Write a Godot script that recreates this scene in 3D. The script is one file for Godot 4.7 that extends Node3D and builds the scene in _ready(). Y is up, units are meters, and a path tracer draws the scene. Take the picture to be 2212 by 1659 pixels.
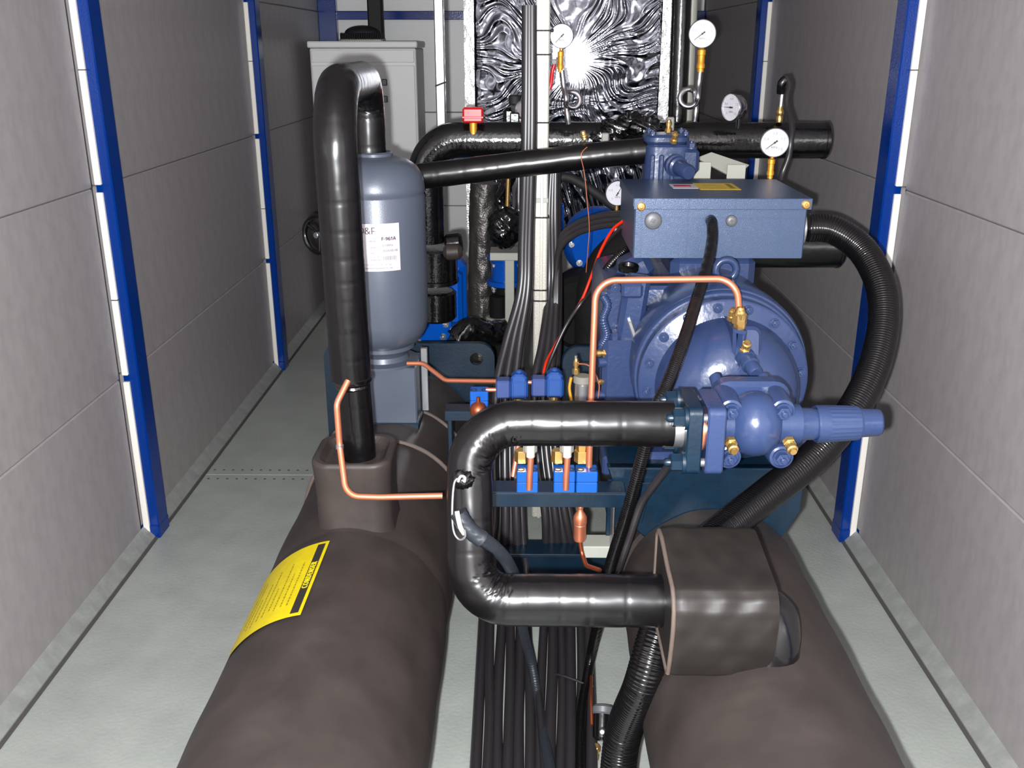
extends Node3D

# Plant room photographed with a flash: camera at (0, 1.55, 0), room runs towards -z, metres.
const FOCAL := 2065.0
const EYE := Vector3(0, 1.55, 0)
var cam_basis := Basis()
var origin := {}
var M := {}
var rng := RandomNumberGenerator.new()
var noise := FastNoiseLite.new()
var mesh_cache := {}


class B:
	var v := PackedVector3Array()
	var n := PackedVector3Array()
	var ix := PackedInt32Array()

	func tri(a: Vector3, b: Vector3, c: Vector3, na: Vector3, nb: Vector3, nc: Vector3) -> void:
		var k := v.size()
		v.append_array([a, b, c])
		n.append_array([na, nb, nc])
		if (b - a).cross(c - a).dot(na + nb + nc) > 0.0:
			ix.append_array([k, k + 2, k + 1])
		else:
			ix.append_array([k, k + 1, k + 2])

	func flat(pts: Array, nrm: Vector3) -> void:
		for i in range(1, pts.size() - 1):
			tri(pts[0], pts[i], pts[i + 1], nrm, nrm, nrm)

	func grid(rows: Array, wrap: bool, normals: Array) -> void:
		var k := v.size()
		var m: int = rows[0].size()
		for i in rows.size():
			v.append_array(rows[i])
			n.append_array(normals[i])
		var turned := false
		var known := false
		var last := m if wrap else m - 1
		for i in rows.size() - 1:
			for j in last:
				var a := k + i * m + j
				var b := k + i * m + (j + 1) % m
				var c := a + m
				var d := b + m
				if not known:
					var cr := (v[b] - v[a]).cross(v[c] - v[a])
					if cr.length_squared() < 1e-16:
						cr = (v[d] - v[b]).cross(v[c] - v[b])
					if cr.length_squared() > 1e-16:
						known = true
						turned = cr.dot(n[a] + n[b] + n[c]) > 0.0
				if turned:
					ix.append_array([a, c, b, b, c, d])
				else:
					ix.append_array([a, b, c, b, d, c])

	# normals of a grid from its neighbours; out_sign turns them
	func auto_grid(rows: Array, wrap: bool, outside: Vector3) -> void:
		var m: int = rows[0].size()
		var normals := []
		var total := 0.0
		for i in rows.size():
			var r0: PackedVector3Array = rows[maxi(i - 1, 0)]
			var r1: PackedVector3Array = rows[mini(i + 1, rows.size() - 1)]
			var r: PackedVector3Array = rows[i]
			var cen := Vector3()
			if wrap:
				for p in r:
					cen += p
				cen /= m
			var out := PackedVector3Array()
			for j in m:
				var ja := (j + m - 1) % m if wrap else maxi(j - 1, 0)
				var jb := (j + 1) % m if wrap else mini(j + 1, m - 1)
				var q := (r[jb] - r[ja]).cross(r1[j] - r0[j]).normalized()
				total += q.dot(r[j] - cen) if wrap else q.dot(outside)
				out.append(q)
			normals.append(out)
		for e in ([0, rows.size() - 1] if wrap else []):      # a pole takes the mean of its neighbours
			var near: PackedVector3Array = normals[1 if e == 0 else e - 1]
			var mean := Vector3()
			for q in near:
				mean += q
			var end: PackedVector3Array = normals[e]
			for j in m:
				if end[j].length_squared() < 0.5:
					end[j] = mean.normalized()
			normals[e] = end
		if total < 0.0:
			for i in normals.size():
				var o: PackedVector3Array = normals[i]
				for j in m:
					o[j] = -o[j]
				normals[i] = o
		grid(rows, wrap, normals)

	func lathe(prof: Array, xf: Transform3D, seg := 24, crease := 0.7) -> void:
		var dirs := []
		for i in prof.size() - 1:
			var d: Vector2 = (prof[i + 1] - prof[i]).normalized()
			dirs.append(Vector2(d.y, -d.x))
		for i in prof.size() - 1:
			var n0: Vector2 = dirs[i]
			var n1: Vector2 = dirs[i]
			if i > 0 and dirs[i - 1].dot(dirs[i]) > cos(crease):
				n0 = (dirs[i - 1] + dirs[i]).normalized()
			if i < dirs.size() - 1 and dirs[i + 1].dot(dirs[i]) > cos(crease):
				n1 = (dirs[i + 1] + dirs[i]).normalized()
			var rows := []
			var nn := []
			for e in 2:
				var p: Vector2 = prof[i + e]
				var q: Vector2 = n1 if e else n0
				var ra := PackedVector3Array()
				var rn := PackedVector3Array()
				for j in seg:
					var a := TAU * j / seg
					ra.append(xf * Vector3(cos(a) * p.x, p.y, sin(a) * p.x))
					rn.append((xf.basis * Vector3(cos(a) * q.x, q.y, sin(a) * q.x)).normalized())
				rows.append(ra)
				nn.append(rn)
			grid(rows, true, nn)

	func box(size: Vector3, xf: Transform3D, bev := 0.003) -> void:
		var h := size / 2.0
		bev = minf(bev, minf(h.x, minf(h.y, h.z)) * 0.6)
		var axes := [Vector3.RIGHT, Vector3.UP, Vector3.BACK]
		for a in 3:
			for s in [-1.0, 1.0]:
				var u := (a + 1) % 3
				var w := (a + 2) % 3
				var nrm: Vector3 = (xf.basis * (axes[a] * s)).normalized()
				var c := []
				for k in [[-1, -1], [1, -1], [1, 1], [-1, 1]]:
					var p := Vector3()
					p[a] = s * h[a]
					p[u] = k[0] * (h[u] - bev)
					p[w] = k[1] * (h[w] - bev)
					c.append(xf * p)
				flat(c, nrm)
		for a in 3:
			var u := (a + 1) % 3
			var w := (a + 2) % 3
			for su in [-1.0, 1.0]:
				for sw in [-1.0, 1.0]:
					var c := []
					for k in [[-1, 0], [1, 0], [1, 1], [-1, 1]]:
						var p := Vector3()
						p[a] = k[0] * (h[a] - bev)
						p[u] = su * (h[u] - (bev if k[1] else 0.0))
						p[w] = sw * (h[w] - (0.0 if k[1] else bev))
						c.append(xf * p)
					flat(c, (xf.basis * (axes[u] * su + axes[w] * sw)).normalized())
		for sx in [-1.0, 1.0]:
			for sy in [-1.0, 1.0]:
				for sz in [-1.0, 1.0]:
					var s := Vector3(sx, sy, sz)
					flat([xf * (s * Vector3(h.x, h.y - bev, h.z - bev)), xf * (s * Vector3(h.x - bev, h.y, h.z - bev)), xf * (s * Vector3(h.x - bev, h.y - bev, h.z))], (xf.basis * s).normalized())

	# polygon in local xy, extruded along local z from z0 to z1, edges chamfered
	func prism(poly: PackedVector2Array, z0: float, z1: float, xf: Transform3D, bev := 0.002) -> void:
		var m := poly.size()
		if Geometry2D.is_polygon_clockwise(poly):
			poly.reverse()
		var inset := PackedVector2Array()
		var dirs := []
		for i in m:
			var e: Vector2 = (poly[(i + 1) % m] - poly[i]).normalized()
			dirs.append(Vector2(e.y, -e.x))
		for i in m:
			var bis: Vector2 = dirs[i] + dirs[(i + m - 1) % m]
			inset.append(poly[i] - bis * (bev / maxf(0.3, bis.length_squared() / 2.0)))
		# Geometry2D counts clockwise with y down; find the outer side by area
		var area := 0.0
		for i in m:
			area += poly[i].cross(poly[(i + 1) % m])
		var sgn := 1.0 if area > 0.0 else -1.0
		if sgn < 0.0:
			for i in m:
				inset[i] = poly[i] * 2.0 - inset[i]
		for i in m:
			var j := (i + 1) % m
			var nrm: Vector2 = dirs[i] * sgn
			var n0: Vector2 = nrm
			var n1: Vector2 = nrm
			var dp: Vector2 = dirs[(i + m - 1) % m] * sgn
			var dn: Vector2 = dirs[j] * sgn
			if dp.dot(nrm) > 0.8:
				n0 = (dp + nrm).normalized()
			if dn.dot(nrm) > 0.8:
				n1 = (dn + nrm).normalized()
			var a0 := xf * Vector3(poly[i].x, poly[i].y, z0 + bev)
			var b0 := xf * Vector3(poly[j].x, poly[j].y, z0 + bev)
			var a1 := xf * Vector3(poly[i].x, poly[i].y, z1 - bev)
			var b1 := xf * Vector3(poly[j].x, poly[j].y, z1 - bev)
			var na := (xf.basis * Vector3(n0.x, n0.y, 0)).normalized()
			var nb := (xf.basis * Vector3(n1.x, n1.y, 0)).normalized()
			tri(a0, b0, b1, na, nb, nb)
			tri(a0, b1, a1, na, nb, na)
			for e in 2:
				var z := z1 if e else z0
				var d := 1.0 if e else -1.0
				var q := (xf.basis * Vector3(nrm.x, nrm.y, d)).normalized()
				var ia := xf * Vector3(inset[i].x, inset[i].y, z)
				var ib := xf * Vector3(inset[j].x, inset[j].y, z)
				flat([a1 if e else a0, b1 if e else b0, ib, ia], q)
		var t := Geometry2D.triangulate_polygon(inset)
		for e in 2:
			var z := z1 if e else z0
			var q := (xf.basis * Vector3(0, 0, 1.0 if e else -1.0)).normalized()
			for i in range(0, t.size(), 3):
				flat([xf * Vector3(inset[t[i]].x, inset[t[i]].y, z), xf * Vector3(inset[t[i + 1]].x, inset[t[i + 1]].y, z), xf * Vector3(inset[t[i + 2]].x, inset[t[i + 2]].y, z)], q)

	# tube along pts; rad is a number or a function (length, angle, curvature) -> radius
	func sweep(pts: PackedVector3Array, rad, seg := 14, cap := true) -> void:
		var m := pts.size()
		var t := PackedVector3Array()
		for i in m:
			t.append((pts[mini(i + 1, m - 1)] - pts[maxi(i - 1, 0)]).normalized())
		var u := t[0].cross(Vector3.UP if absf(t[0].y) < 0.9 else Vector3.RIGHT).normalized()
		var rows := []
		var s := 0.0
		for i in m:
			if i > 0:
				s += pts[i].distance_to(pts[i - 1])
				u = (u - t[i] * u.dot(t[i])).normalized()
			var w := t[i].cross(u)
			var k := t[mini(i + 1, m - 1)].angle_to(t[maxi(i - 1, 0)]) / maxf(1e-5, pts[mini(i + 1, m - 1)].distance_to(pts[maxi(i - 1, 0)]))
			var bend := t[mini(i + 1, m - 1)] - t[maxi(i - 1, 0)]
			var row := PackedVector3Array()
			for j in seg:
				var a := TAU * j / seg
				var r: float = rad if rad is float else rad.call(s, a, k, (u * cos(a) + w * sin(a)).dot(bend.normalized()) if k > 0.5 else 0.0)
				row.append(pts[i] + (u * cos(a) + w * sin(a)) * r)
			rows.append(row)
		auto_grid(rows, true, Vector3.ZERO)
		if cap:
			for e in 2:
				var row: PackedVector3Array = rows[m - 1 if e else 0]
				var c: Vector3 = pts[m - 1 if e else 0]
				var q: Vector3 = t[m - 1] if e else -t[0]
				for j in seg:
					tri(c, row[j], row[(j + 1) % seg], q, q, q)

	func text(s: String, height: float, bold: bool, place: Callable, thick := 0.0006) -> void:
		var tm := TextMesh.new()
		var f := SystemFont.new()
		f.font_names = ["Droid Sans"]
		f.font_weight = 700 if bold else 400
		tm.font = f
		tm.text = s
		tm.font_size = 20
		tm.pixel_size = height / 14.5
		tm.depth = thick
		tm.curve_step = 2.0
		var arr := tm.get_mesh_arrays()
		var tv: PackedVector3Array = arr[Mesh.ARRAY_VERTEX]
		var ti: PackedInt32Array = arr[Mesh.ARRAY_INDEX]
		for i in range(0, ti.size(), 3):
			var a: Vector3 = place.call(tv[ti[i]])
			var b: Vector3 = place.call(tv[ti[i + 1]])
			var c: Vector3 = place.call(tv[ti[i + 2]])
			var q := (c - a).cross(b - a).normalized()
			tri(a, b, c, q, q, q)

	func mesh(at: Vector3) -> ArrayMesh:
		var out := PackedVector3Array()
		out.resize(v.size())
		for i in v.size():
			out[i] = v[i] - at
		var arr := []
		arr.resize(Mesh.ARRAY_MAX)
		arr[Mesh.ARRAY_VERTEX] = out
		arr[Mesh.ARRAY_NORMAL] = n
		arr[Mesh.ARRAY_INDEX] = ix
		var am := ArrayMesh.new()
		am.add_surface_from_arrays(Mesh.PRIMITIVE_TRIANGLES, arr)
		return am


# ---------------------------------------------------------------- helpers
func at(px: float, py: float, d: float) -> Vector3:
	var dir := cam_basis * Vector3((px - 1106.0) / FOCAL, -(py - 829.5) / FOCAL, -1.0)
	return EYE + dir * (d / -dir.z)


func on_floor(px: float, py: float, y: float) -> Vector3:
	var dir := cam_basis * Vector3((px - 1106.0) / FOCAL, -(py - 829.5) / FOCAL, -1.0)
	return EYE + dir * ((y - EYE.y) / dir.y)


func ax(p: Vector3, dir: Vector3) -> Transform3D:   # local y along dir
	var y := dir.normalized()
	var x := y.cross(Vector3.BACK if absf(y.z) < 0.9 else Vector3.UP).normalized()
	return Transform3D(Basis(x, y, x.cross(y)), p)


func mv(p: Vector3) -> Transform3D:
	return Transform3D(Basis(), p)


func thing(called: String, label: String, category: String, p := Vector3.ZERO, group := "") -> Node3D:
	var o := Node3D.new()
	o.name = numbered(called, self)
	add_child(o)
	o.position = p
	origin[o] = p
	tag(o, label, category, group)
	return o


func tag(o: Node, label: String, category: String, group := "") -> void:
	o.set_meta("label", label)
	o.set_meta("category", category)
	if group:
		o.set_meta("group", group)


func numbered(called: String, parent: Node) -> String:
	if not parent.has_node(called):
		return called
	var k := 1
	while parent.has_node("%s_%03d" % [called, k]):
		k += 1
	return "%s_%03d" % [called, k]


func part(b: B, called: String, mat: Material, parent: Node, label := "") -> MeshInstance3D:
	var o := MeshInstance3D.new()
	var base: Vector3 = origin.get(parent, Vector3.ZERO)
	o.mesh = b.mesh(base)
	o.material_override = mat
	o.name = numbered(called, parent)
	parent.add_child(o, true)
	origin[o] = base
	if label:
		o.set_meta("label", label)
	return o


func put(m: Mesh, called: String, mat: Material, parent: Node, xf: Transform3D) -> MeshInstance3D:
	var o := MeshInstance3D.new()
	o.mesh = m
	o.material_override = mat
	o.name = numbered(called, parent)
	parent.add_child(o, true)
	o.transform = Transform3D(xf.basis, xf.origin - origin.get(parent, Vector3.ZERO))
	origin[o] = origin.get(parent, Vector3.ZERO)
	return o


func resample(p: PackedVector3Array, step: float) -> PackedVector3Array:
	var out := PackedVector3Array([p[0]])
	var left := step
	for i in range(1, p.size()):
		var a := p[i - 1]
		var l := a.distance_to(p[i])
		var s := left
		while s <= l:
			out.append(a.lerp(p[i], s / l))
			s += step
		left = s - l
	if out[out.size() - 1].distance_to(p[p.size() - 1]) > step * 0.3:
		out.append(p[p.size() - 1])
	return out


func spline(p: Array, step := 0.02) -> PackedVector3Array:
	var out := PackedVector3Array()
	for i in p.size() - 1:
		var a: Vector3 = p[maxi(i - 1, 0)]
		var b: Vector3 = p[i]
		var c: Vector3 = p[i + 1]
		var d: Vector3 = p[mini(i + 2, p.size() - 1)]
		for k in 12:
			out.append(b.cubic_interpolate(c, a, d, k / 12.0))
	out.append(p[p.size() - 1])
	return resample(out, step)


func bent(p: Array, r, step := 0.01) -> PackedVector3Array:   # straight runs with rounded corners
	var out := PackedVector3Array([p[0]])
	for i in range(1, p.size() - 1):
		var a: Vector3 = (p[i - 1] - p[i]).normalized()
		var c: Vector3 = (p[i + 1] - p[i]).normalized()
		var rr: float = r[i - 1] if r is Array else r
		var half := a.angle_to(c) / 2.0
		var cut := minf(rr / tan(half), 0.49 * minf(p[i].distance_to(p[i - 1]), p[i].distance_to(p[i + 1])))
		rr = cut * tan(half)
		var mid: Vector3 = p[i] + (a + c).normalized() * (rr / sin(half))
		var s: Vector3 = p[i] + a * cut - mid
		var e: Vector3 = p[i] + c * cut - mid
		for k in 11:
			out.append(mid + s.slerp(e, k / 10.0))
	out.append(p[p.size() - 1])
	return resample(out, step)


func tube(pts: PackedVector3Array, rad, seg := 14) -> B:
	var b := B.new()
	b.sweep(pts, rad, seg)
	return b


func cyl(r: float, l: float, xf: Transform3D, seg := 20, bev := 0.002) -> B:   # along local y from 0 to l
	var b := B.new()
	b.lathe([Vector2(0, 0), Vector2(r - bev, 0), Vector2(r, bev), Vector2(r, l - bev), Vector2(r - bev, l), Vector2(0, l)], xf, seg)
	return b


func boxed(size: Vector3, p: Vector3, bev := 0.003, basis := Basis()) -> B:
	var b := B.new()
	b.box(size, Transform3D(basis, p), bev)
	return b


func round_rect(w: float, h: float, r: float, k := 5) -> PackedVector2Array:
	var out := PackedVector2Array()
	for c in [[1, 1, 0], [-1, 1, 1], [-1, -1, 2], [1, -1, 3]]:
		for i in k + 1:
			var a: float = PI / 2 * (c[2] + i / float(k))
			out.append(Vector2(c[0] * (w / 2 - r) + cos(a) * r, c[1] * (h / 2 - r) + sin(a) * r))
	return out


func hexagon(r: float) -> PackedVector2Array:
	var out := PackedVector2Array()
	for i in 6:
		out.append(Vector2(cos(PI / 3 * i), sin(PI / 3 * i)) * r)
	return out


func along_z(p: Vector3, dir: Vector3) -> Transform3D:   # local z along dir
	var z := dir.normalized()
	var x := (Vector3.UP if absf(z.y) < 0.9 else Vector3.BACK).cross(z).normalized()
	return Transform3D(Basis(x, z.cross(x), z), p)


func bolt_mesh(r: float, h: float) -> Mesh:
	var key := "bolt%f,%f" % [r, h]
	if not mesh_cache.has(key):
		var b := B.new()
		b.lathe([Vector2(r * 1.35, 0), Vector2(r * 1.35, h * 0.2), Vector2(r, h * 0.2)], Transform3D(), 14)
		b.prism(hexagon(r * 1.08), h * 0.15, h * 0.85, Transform3D(Basis(Vector3.RIGHT, -PI / 2)), r * 0.1)
		b.lathe([Vector2(r * 0.5, h * 0.8), Vector2(r * 0.5, h * 1.1), Vector2(r * 0.35, h * 1.2), Vector2(0, h * 1.2)], Transform3D(), 10)
		mesh_cache[key] = b.mesh(Vector3.ZERO)
	return mesh_cache[key]


func bolt(parent: Node, p: Vector3, dir: Vector3, r: float, h: float, mat: Material, called := "bolt") -> void:
	put(bolt_mesh(r, h), called, mat, parent, ax(p, dir))


func fitting(parent: Node, p: Vector3, dir: Vector3, r: float, l: float, called := "brass_fitting") -> void:
	var b := B.new()
	var x := along_z(p, dir)
	b.prism(hexagon(r), 0.0, l * 0.35, x, r * 0.1)
	b.lathe([Vector2(r * 0.62, l * 0.3), Vector2(r * 0.62, l * 0.55), Vector2(r * 0.85, l * 0.55), Vector2(r * 0.85, l * 0.8), Vector2(r * 0.6, l * 0.85), Vector2(r * 0.5, l), Vector2(0, l)], ax(p, dir), 14)
	part(b, called, M.brass, parent)


func tape(r: float, pitch: float, seed_at: float, fold := 1.0) -> Callable:   # overlapping turns of black tape, creased on the bends
	return func(s: float, a: float, k: float, inner: float) -> float:
		var turn := (s + seed_at) / pitch + 0.35 * noise.get_noise_2d(seed_at * 50.0, s * 9.0)
		var f := turn - floorf(turn)
		var lap := 0.0006 * smoothstep(0.0, 0.06, f) - 0.0006 * smoothstep(0.92, 1.0, f)
		var soft := 0.0004 * noise.get_noise_3d(cos(a) * 1.5, sin(a) * 1.5, s * 22.0 + seed_at * 31.0)
		var line := absf(noise.get_noise_2d(s * 60.0 + 0.5 * a, seed_at * 7.0 + 0.35 * a))
		var crease := (1.0 - smoothstep(0.0, 0.13, line)) * smoothstep(-0.15, 0.7, inner)
		return r + lap + soft - fold * minf(k, 10.0) * 0.00026 * crease


func corrugated(r: float, pitch: float, deep := 0.08) -> Callable:
	return func(s: float, _a: float, _k: float, _i: float) -> float:
		return r * (1.0 - deep * pow(absf(cos(PI * s / pitch)), 3.0))


func mat(c: Color, rough: float, metal := 0.0, spec := 0.5) -> StandardMaterial3D:
	var m := StandardMaterial3D.new()
	m.albedo_color = c
	m.roughness = rough
	m.metallic = metal
	m.metallic_specular = spec
	return m


func rgb(r: int, g: int, b: int) -> Color:
	return Color8(r, g, b)


func bumps(kind: int, freq: float, strength: float, seed_: int, size := 256) -> NoiseTexture2D:
	var f := FastNoiseLite.new()
	f.noise_type = kind as FastNoiseLite.NoiseType
	f.frequency = freq
	f.seed = seed_
	f.fractal_octaves = 3
	var t := NoiseTexture2D.new()
	t.width = size
	t.height = size
	t.seamless = true
	t.noise = f
	t.as_normal_map = true
	t.bump_strength = strength
	return t


func tint(freq: float, seed_: int, lo: float, hi: float, size := 256) -> NoiseTexture2D:   # mottling, multiplies the base colour
	var f := FastNoiseLite.new()
	f.frequency = freq
	f.seed = seed_
	f.fractal_octaves = 4
	var g := Gradient.new()
	g.set_color(0, Color(lo, lo, lo))
	g.set_color(1, Color(hi, hi, hi))
	var t := NoiseTexture2D.new()
	t.width = size
	t.height = size
	t.seamless = true
	t.noise = f
	t.color_ramp = g
	return t


func tri_map(m: StandardMaterial3D, scale_: Vector3, normal: Texture2D, depth: float, albedo: Texture2D = null, rough: Texture2D = null) -> StandardMaterial3D:
	m.uv1_triplanar = true
	m.uv1_world_triplanar = true
	m.uv1_scale = scale_
	if normal:
		m.normal_enabled = true
		m.normal_texture = normal
		m.normal_scale = depth
	if albedo:
		m.albedo_texture = albedo
	if rough:
		m.roughness_texture = rough
	return m


func materials() -> void:
	var peel := bumps(FastNoiseLite.TYPE_SIMPLEX_SMOOTH, 0.09, 3.0, 3)
	var fine := bumps(FastNoiseLite.TYPE_SIMPLEX_SMOOTH, 0.2, 5.0, 8)
	var lump := bumps(FastNoiseLite.TYPE_SIMPLEX_SMOOTH, 0.03, 4.0, 5)
	var mottle := tint(0.02, 11, 0.82, 1.0)
	var grime := tint(0.012, 21, 0.78, 1.0)
	M.wall = tri_map(mat(rgb(150, 144, 144), 0.42), Vector3(9, 4, 9), peel, 0.1, tint(0.01, 17, 0.93, 1.0))
	M.white_trim = mat(rgb(225, 221, 212), 0.45)
	M.blue = tri_map(mat(rgb(0, 44, 118), 0.14, 0.0, 0.4), Vector3(6, 6, 6), peel, 0.12)
	M.floor = tri_map(mat(rgb(156, 160, 154), 0.42), Vector3(1.4, 1.4, 1.4), fine, 0.05, tint(0.012, 18, 0.92, 1.0))
	M.skirt = tri_map(mat(rgb(150, 152, 148), 0.4), Vector3(3, 3, 3), peel, 0.15, mottle)
	M.joint = mat(rgb(70, 68, 66), 0.9)
	M.foam = tri_map(mat(rgb(58, 51, 48), 0.5, 0.0, 0.4), Vector3(2.3, 2.3, 2.3), lump, 0.1, grime)
	M.foam_block = tri_map(mat(rgb(38, 34, 31), 0.5, 0.0, 0.4), Vector3(2.3, 2.3, 2.3), lump, 0.1, grime)
	M.foam_edge = tri_map(mat(rgb(92, 78, 70), 0.7), Vector3(2.3, 2.3, 2.3), lump, 0.3, mottle)
	M.foam_dark = tri_map(mat(rgb(22, 20, 19), 0.8, 0.0, 0.3), Vector3(3, 3, 3), lump, 0.4, grime)
	M.tape = mat(rgb(9, 8, 9), 0.26, 0.0, 0.48)
	M.black_gloss = tri_map(mat(rgb(9, 9, 10), 0.22, 0.0, 0.6), Vector3(7, 7, 7), lump, 0.12)
	M.black_film = tri_map(mat(rgb(8, 8, 9), 0.16, 0.0, 0.7), Vector3(9, 9, 9), lump, 0.3)
	M.black_matte = mat(rgb(18, 18, 20), 0.7)
	M.tank = tri_map(mat(rgb(76, 82, 94), 0.34, 0.1), Vector3(9, 9, 9), fine, 0.1)
	M.steel = mat(rgb(190, 190, 192), 0.3, 0.9)
	M.chrome = mat(rgb(215, 215, 218), 0.16, 1.0)
	M.teal = tri_map(mat(rgb(4, 32, 50), 0.36), Vector3(4, 4, 4), peel, 0.07, mottle)
	M.paint = tri_map(mat(rgb(40, 54, 87), 0.27), Vector3(8, 8, 8), lump, 0.18)
	M.box_paint = tri_map(mat(rgb(60, 76, 102), 0.3, 0.2), Vector3(9, 9, 9), fine, 0.18)
	M.copper = mat(rgb(226, 138, 104), 0.34, 0.75)
	M.copper_dark = mat(rgb(176, 92, 60), 0.35, 0.85)
	M.brass = mat(rgb(226, 184, 112), 0.24, 0.9)
	M.brass_plain = tri_map(mat(rgb(226, 158, 52), 0.42, 0.6), Vector3(20, 20, 20), fine, 0.25)
	M.plastic_blue = mat(rgb(6, 78, 160), 0.35)
	M.coil_blue = mat(rgb(26, 64, 126), 0.4)
	M.coil_plug = mat(rgb(44, 62, 112), 0.45)
	M.pump_blue = tri_map(mat(rgb(0, 74, 168), 0.26), Vector3(9, 9, 9), lump, 0.3)
	M.cable = mat(rgb(40, 37, 39), 0.36, 0.0, 0.6)
	M.conduit = mat(rgb(11, 10, 11), 0.15, 0.0, 0.5)
	M.grey_hose = tri_map(mat(rgb(40, 44, 50), 0.35, 0.2), Vector3(20, 20, 20), fine, 0.3)
	M.galv = tri_map(mat(rgb(205, 200, 188), 0.4, 0.2), Vector3(8, 8, 8), fine, 0.15, tint(0.08, 31, 0.8, 1.0))
	M.cabinet = tri_map(mat(rgb(228, 228, 226), 0.4), Vector3(5, 5, 5), peel, 0.1)
	M.pale_steel = mat(rgb(158, 158, 148), 0.5, 0.1)
	M.foil = tri_map(mat(rgb(120, 122, 130), 0.11, 1.0), Vector3(7, 7, 7), lump, 0.05)
	M.foil_tape = tri_map(mat(rgb(196, 194, 194), 0.36, 0.75), Vector3(12, 12, 12), lump, 0.9)
	M.foil_dull = tri_map(mat(rgb(96, 92, 90), 0.38, 0.85), Vector3(14, 14, 14), lump, 1.0)
	M.red = mat(rgb(186, 22, 26), 0.35)
	M.orange = mat(rgb(215, 42, 14), 0.4)
	M.yellow = tri_map(mat(rgb(202, 182, 0), 0.45), Vector3(6, 6, 6), null, 0.0, tint(0.02, 44, 0.9, 1.0))
	M.yellow_dull = mat(rgb(190, 160, 40), 0.5)
	M.ink = mat(rgb(34, 28, 26), 0.6)
	M.ink_soft = mat(rgb(120, 104, 10), 0.6)
	M.paper = mat(rgb(182, 178, 182), 0.4)
	M.print_dark = mat(rgb(60, 30, 50), 0.6)
	M.print_grey = mat(rgb(140, 132, 138), 0.6)
	M.dial = mat(rgb(192, 190, 196), 0.4)
	M.plug = mat(rgb(92, 92, 96), 0.45, 0.2)
	M.white_plastic = mat(rgb(180, 174, 164), 0.35)
	M.grey_plastic = mat(rgb(120, 118, 110), 0.45)
	M.clear = mat(Color(0.92, 0.92, 0.92, 0.25), 0.12)
	M.clear.transparency = BaseMaterial3D.TRANSPARENCY_ALPHA
	M.lamp = mat(rgb(250, 250, 246), 0.5)
	M.lamp.emission_enabled = true
	M.lamp.emission = Color(1, 0.98, 0.95)
	M.lamp.emission_energy_multiplier = 0.6


func _ready() -> void:
	# ---- camera, sky, light, exposure
	var cam := Camera3D.new()
	cam.name = "camera"
	add_child(cam)
	cam.position = EYE
	cam.rotation_degrees = Vector3(-19.4, 0.75, 0)
	cam.fov = rad_to_deg(2.0 * atan(829.5 / FOCAL))
	cam.near = 0.05
	cam.far = 60.0
	cam.current = true
	cam_basis = cam.basis
	var env := Environment.new()
	env.background_mode = Environment.BG_COLOR
	env.background_color = Color(0.02, 0.02, 0.022)
	env.tonemap_mode = Environment.TONE_MAPPER_LINEAR
	env.tonemap_exposure = 1.0
	env.sdfgi_enabled = true
	env.ssao_enabled = true
	env.ssil_enabled = true
	var we := WorldEnvironment.new()
	we.name = "world_environment"
	we.environment = env
	add_child(we)
	var flash := OmniLight3D.new()      # the flash of the photographer's phone
	flash.name = "flash"
	add_child(flash)
	flash.position = EYE + Vector3(-0.035, -0.03, 0.0)
	flash.light_color = Color(0.98, 0.99, 1.0)
	flash.light_energy = 11.4
	flash.light_size = 0.012
	flash.omni_range = 20.0
	flash.omni_attenuation = 2.0
	flash.shadow_enabled = true
	rng.seed = 7
	noise.seed = 4
	noise.frequency = 1.0
	noise.noise_type = FastNoiseLite.TYPE_SIMPLEX_SMOOTH
	noise.fractal_octaves = 1
	materials()
	room()
	vessels()
	separator()
	compressor()
	stop_valve()
	suction_pipes()
	foreground_pipe()
	manifold()
	gauges()
	backdrop()
	cables()
	small_things()


# ---------------------------------------------------------------- the room
func structure(o: Node) -> void:
	o.set_meta("kind", "structure")


func node(called: String, parent: Node) -> Node3D:
	var o := Node3D.new()
	o.name = numbered(called, parent)
	parent.add_child(o, true)
	origin[o] = Vector3.ZERO
	return o


const X_LEFT := -1.265
const X_RIGHT := 1.10
const Z_FAR := -6.3
const Z_NEAR := 0.9
const HIGH := 2.5

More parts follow.
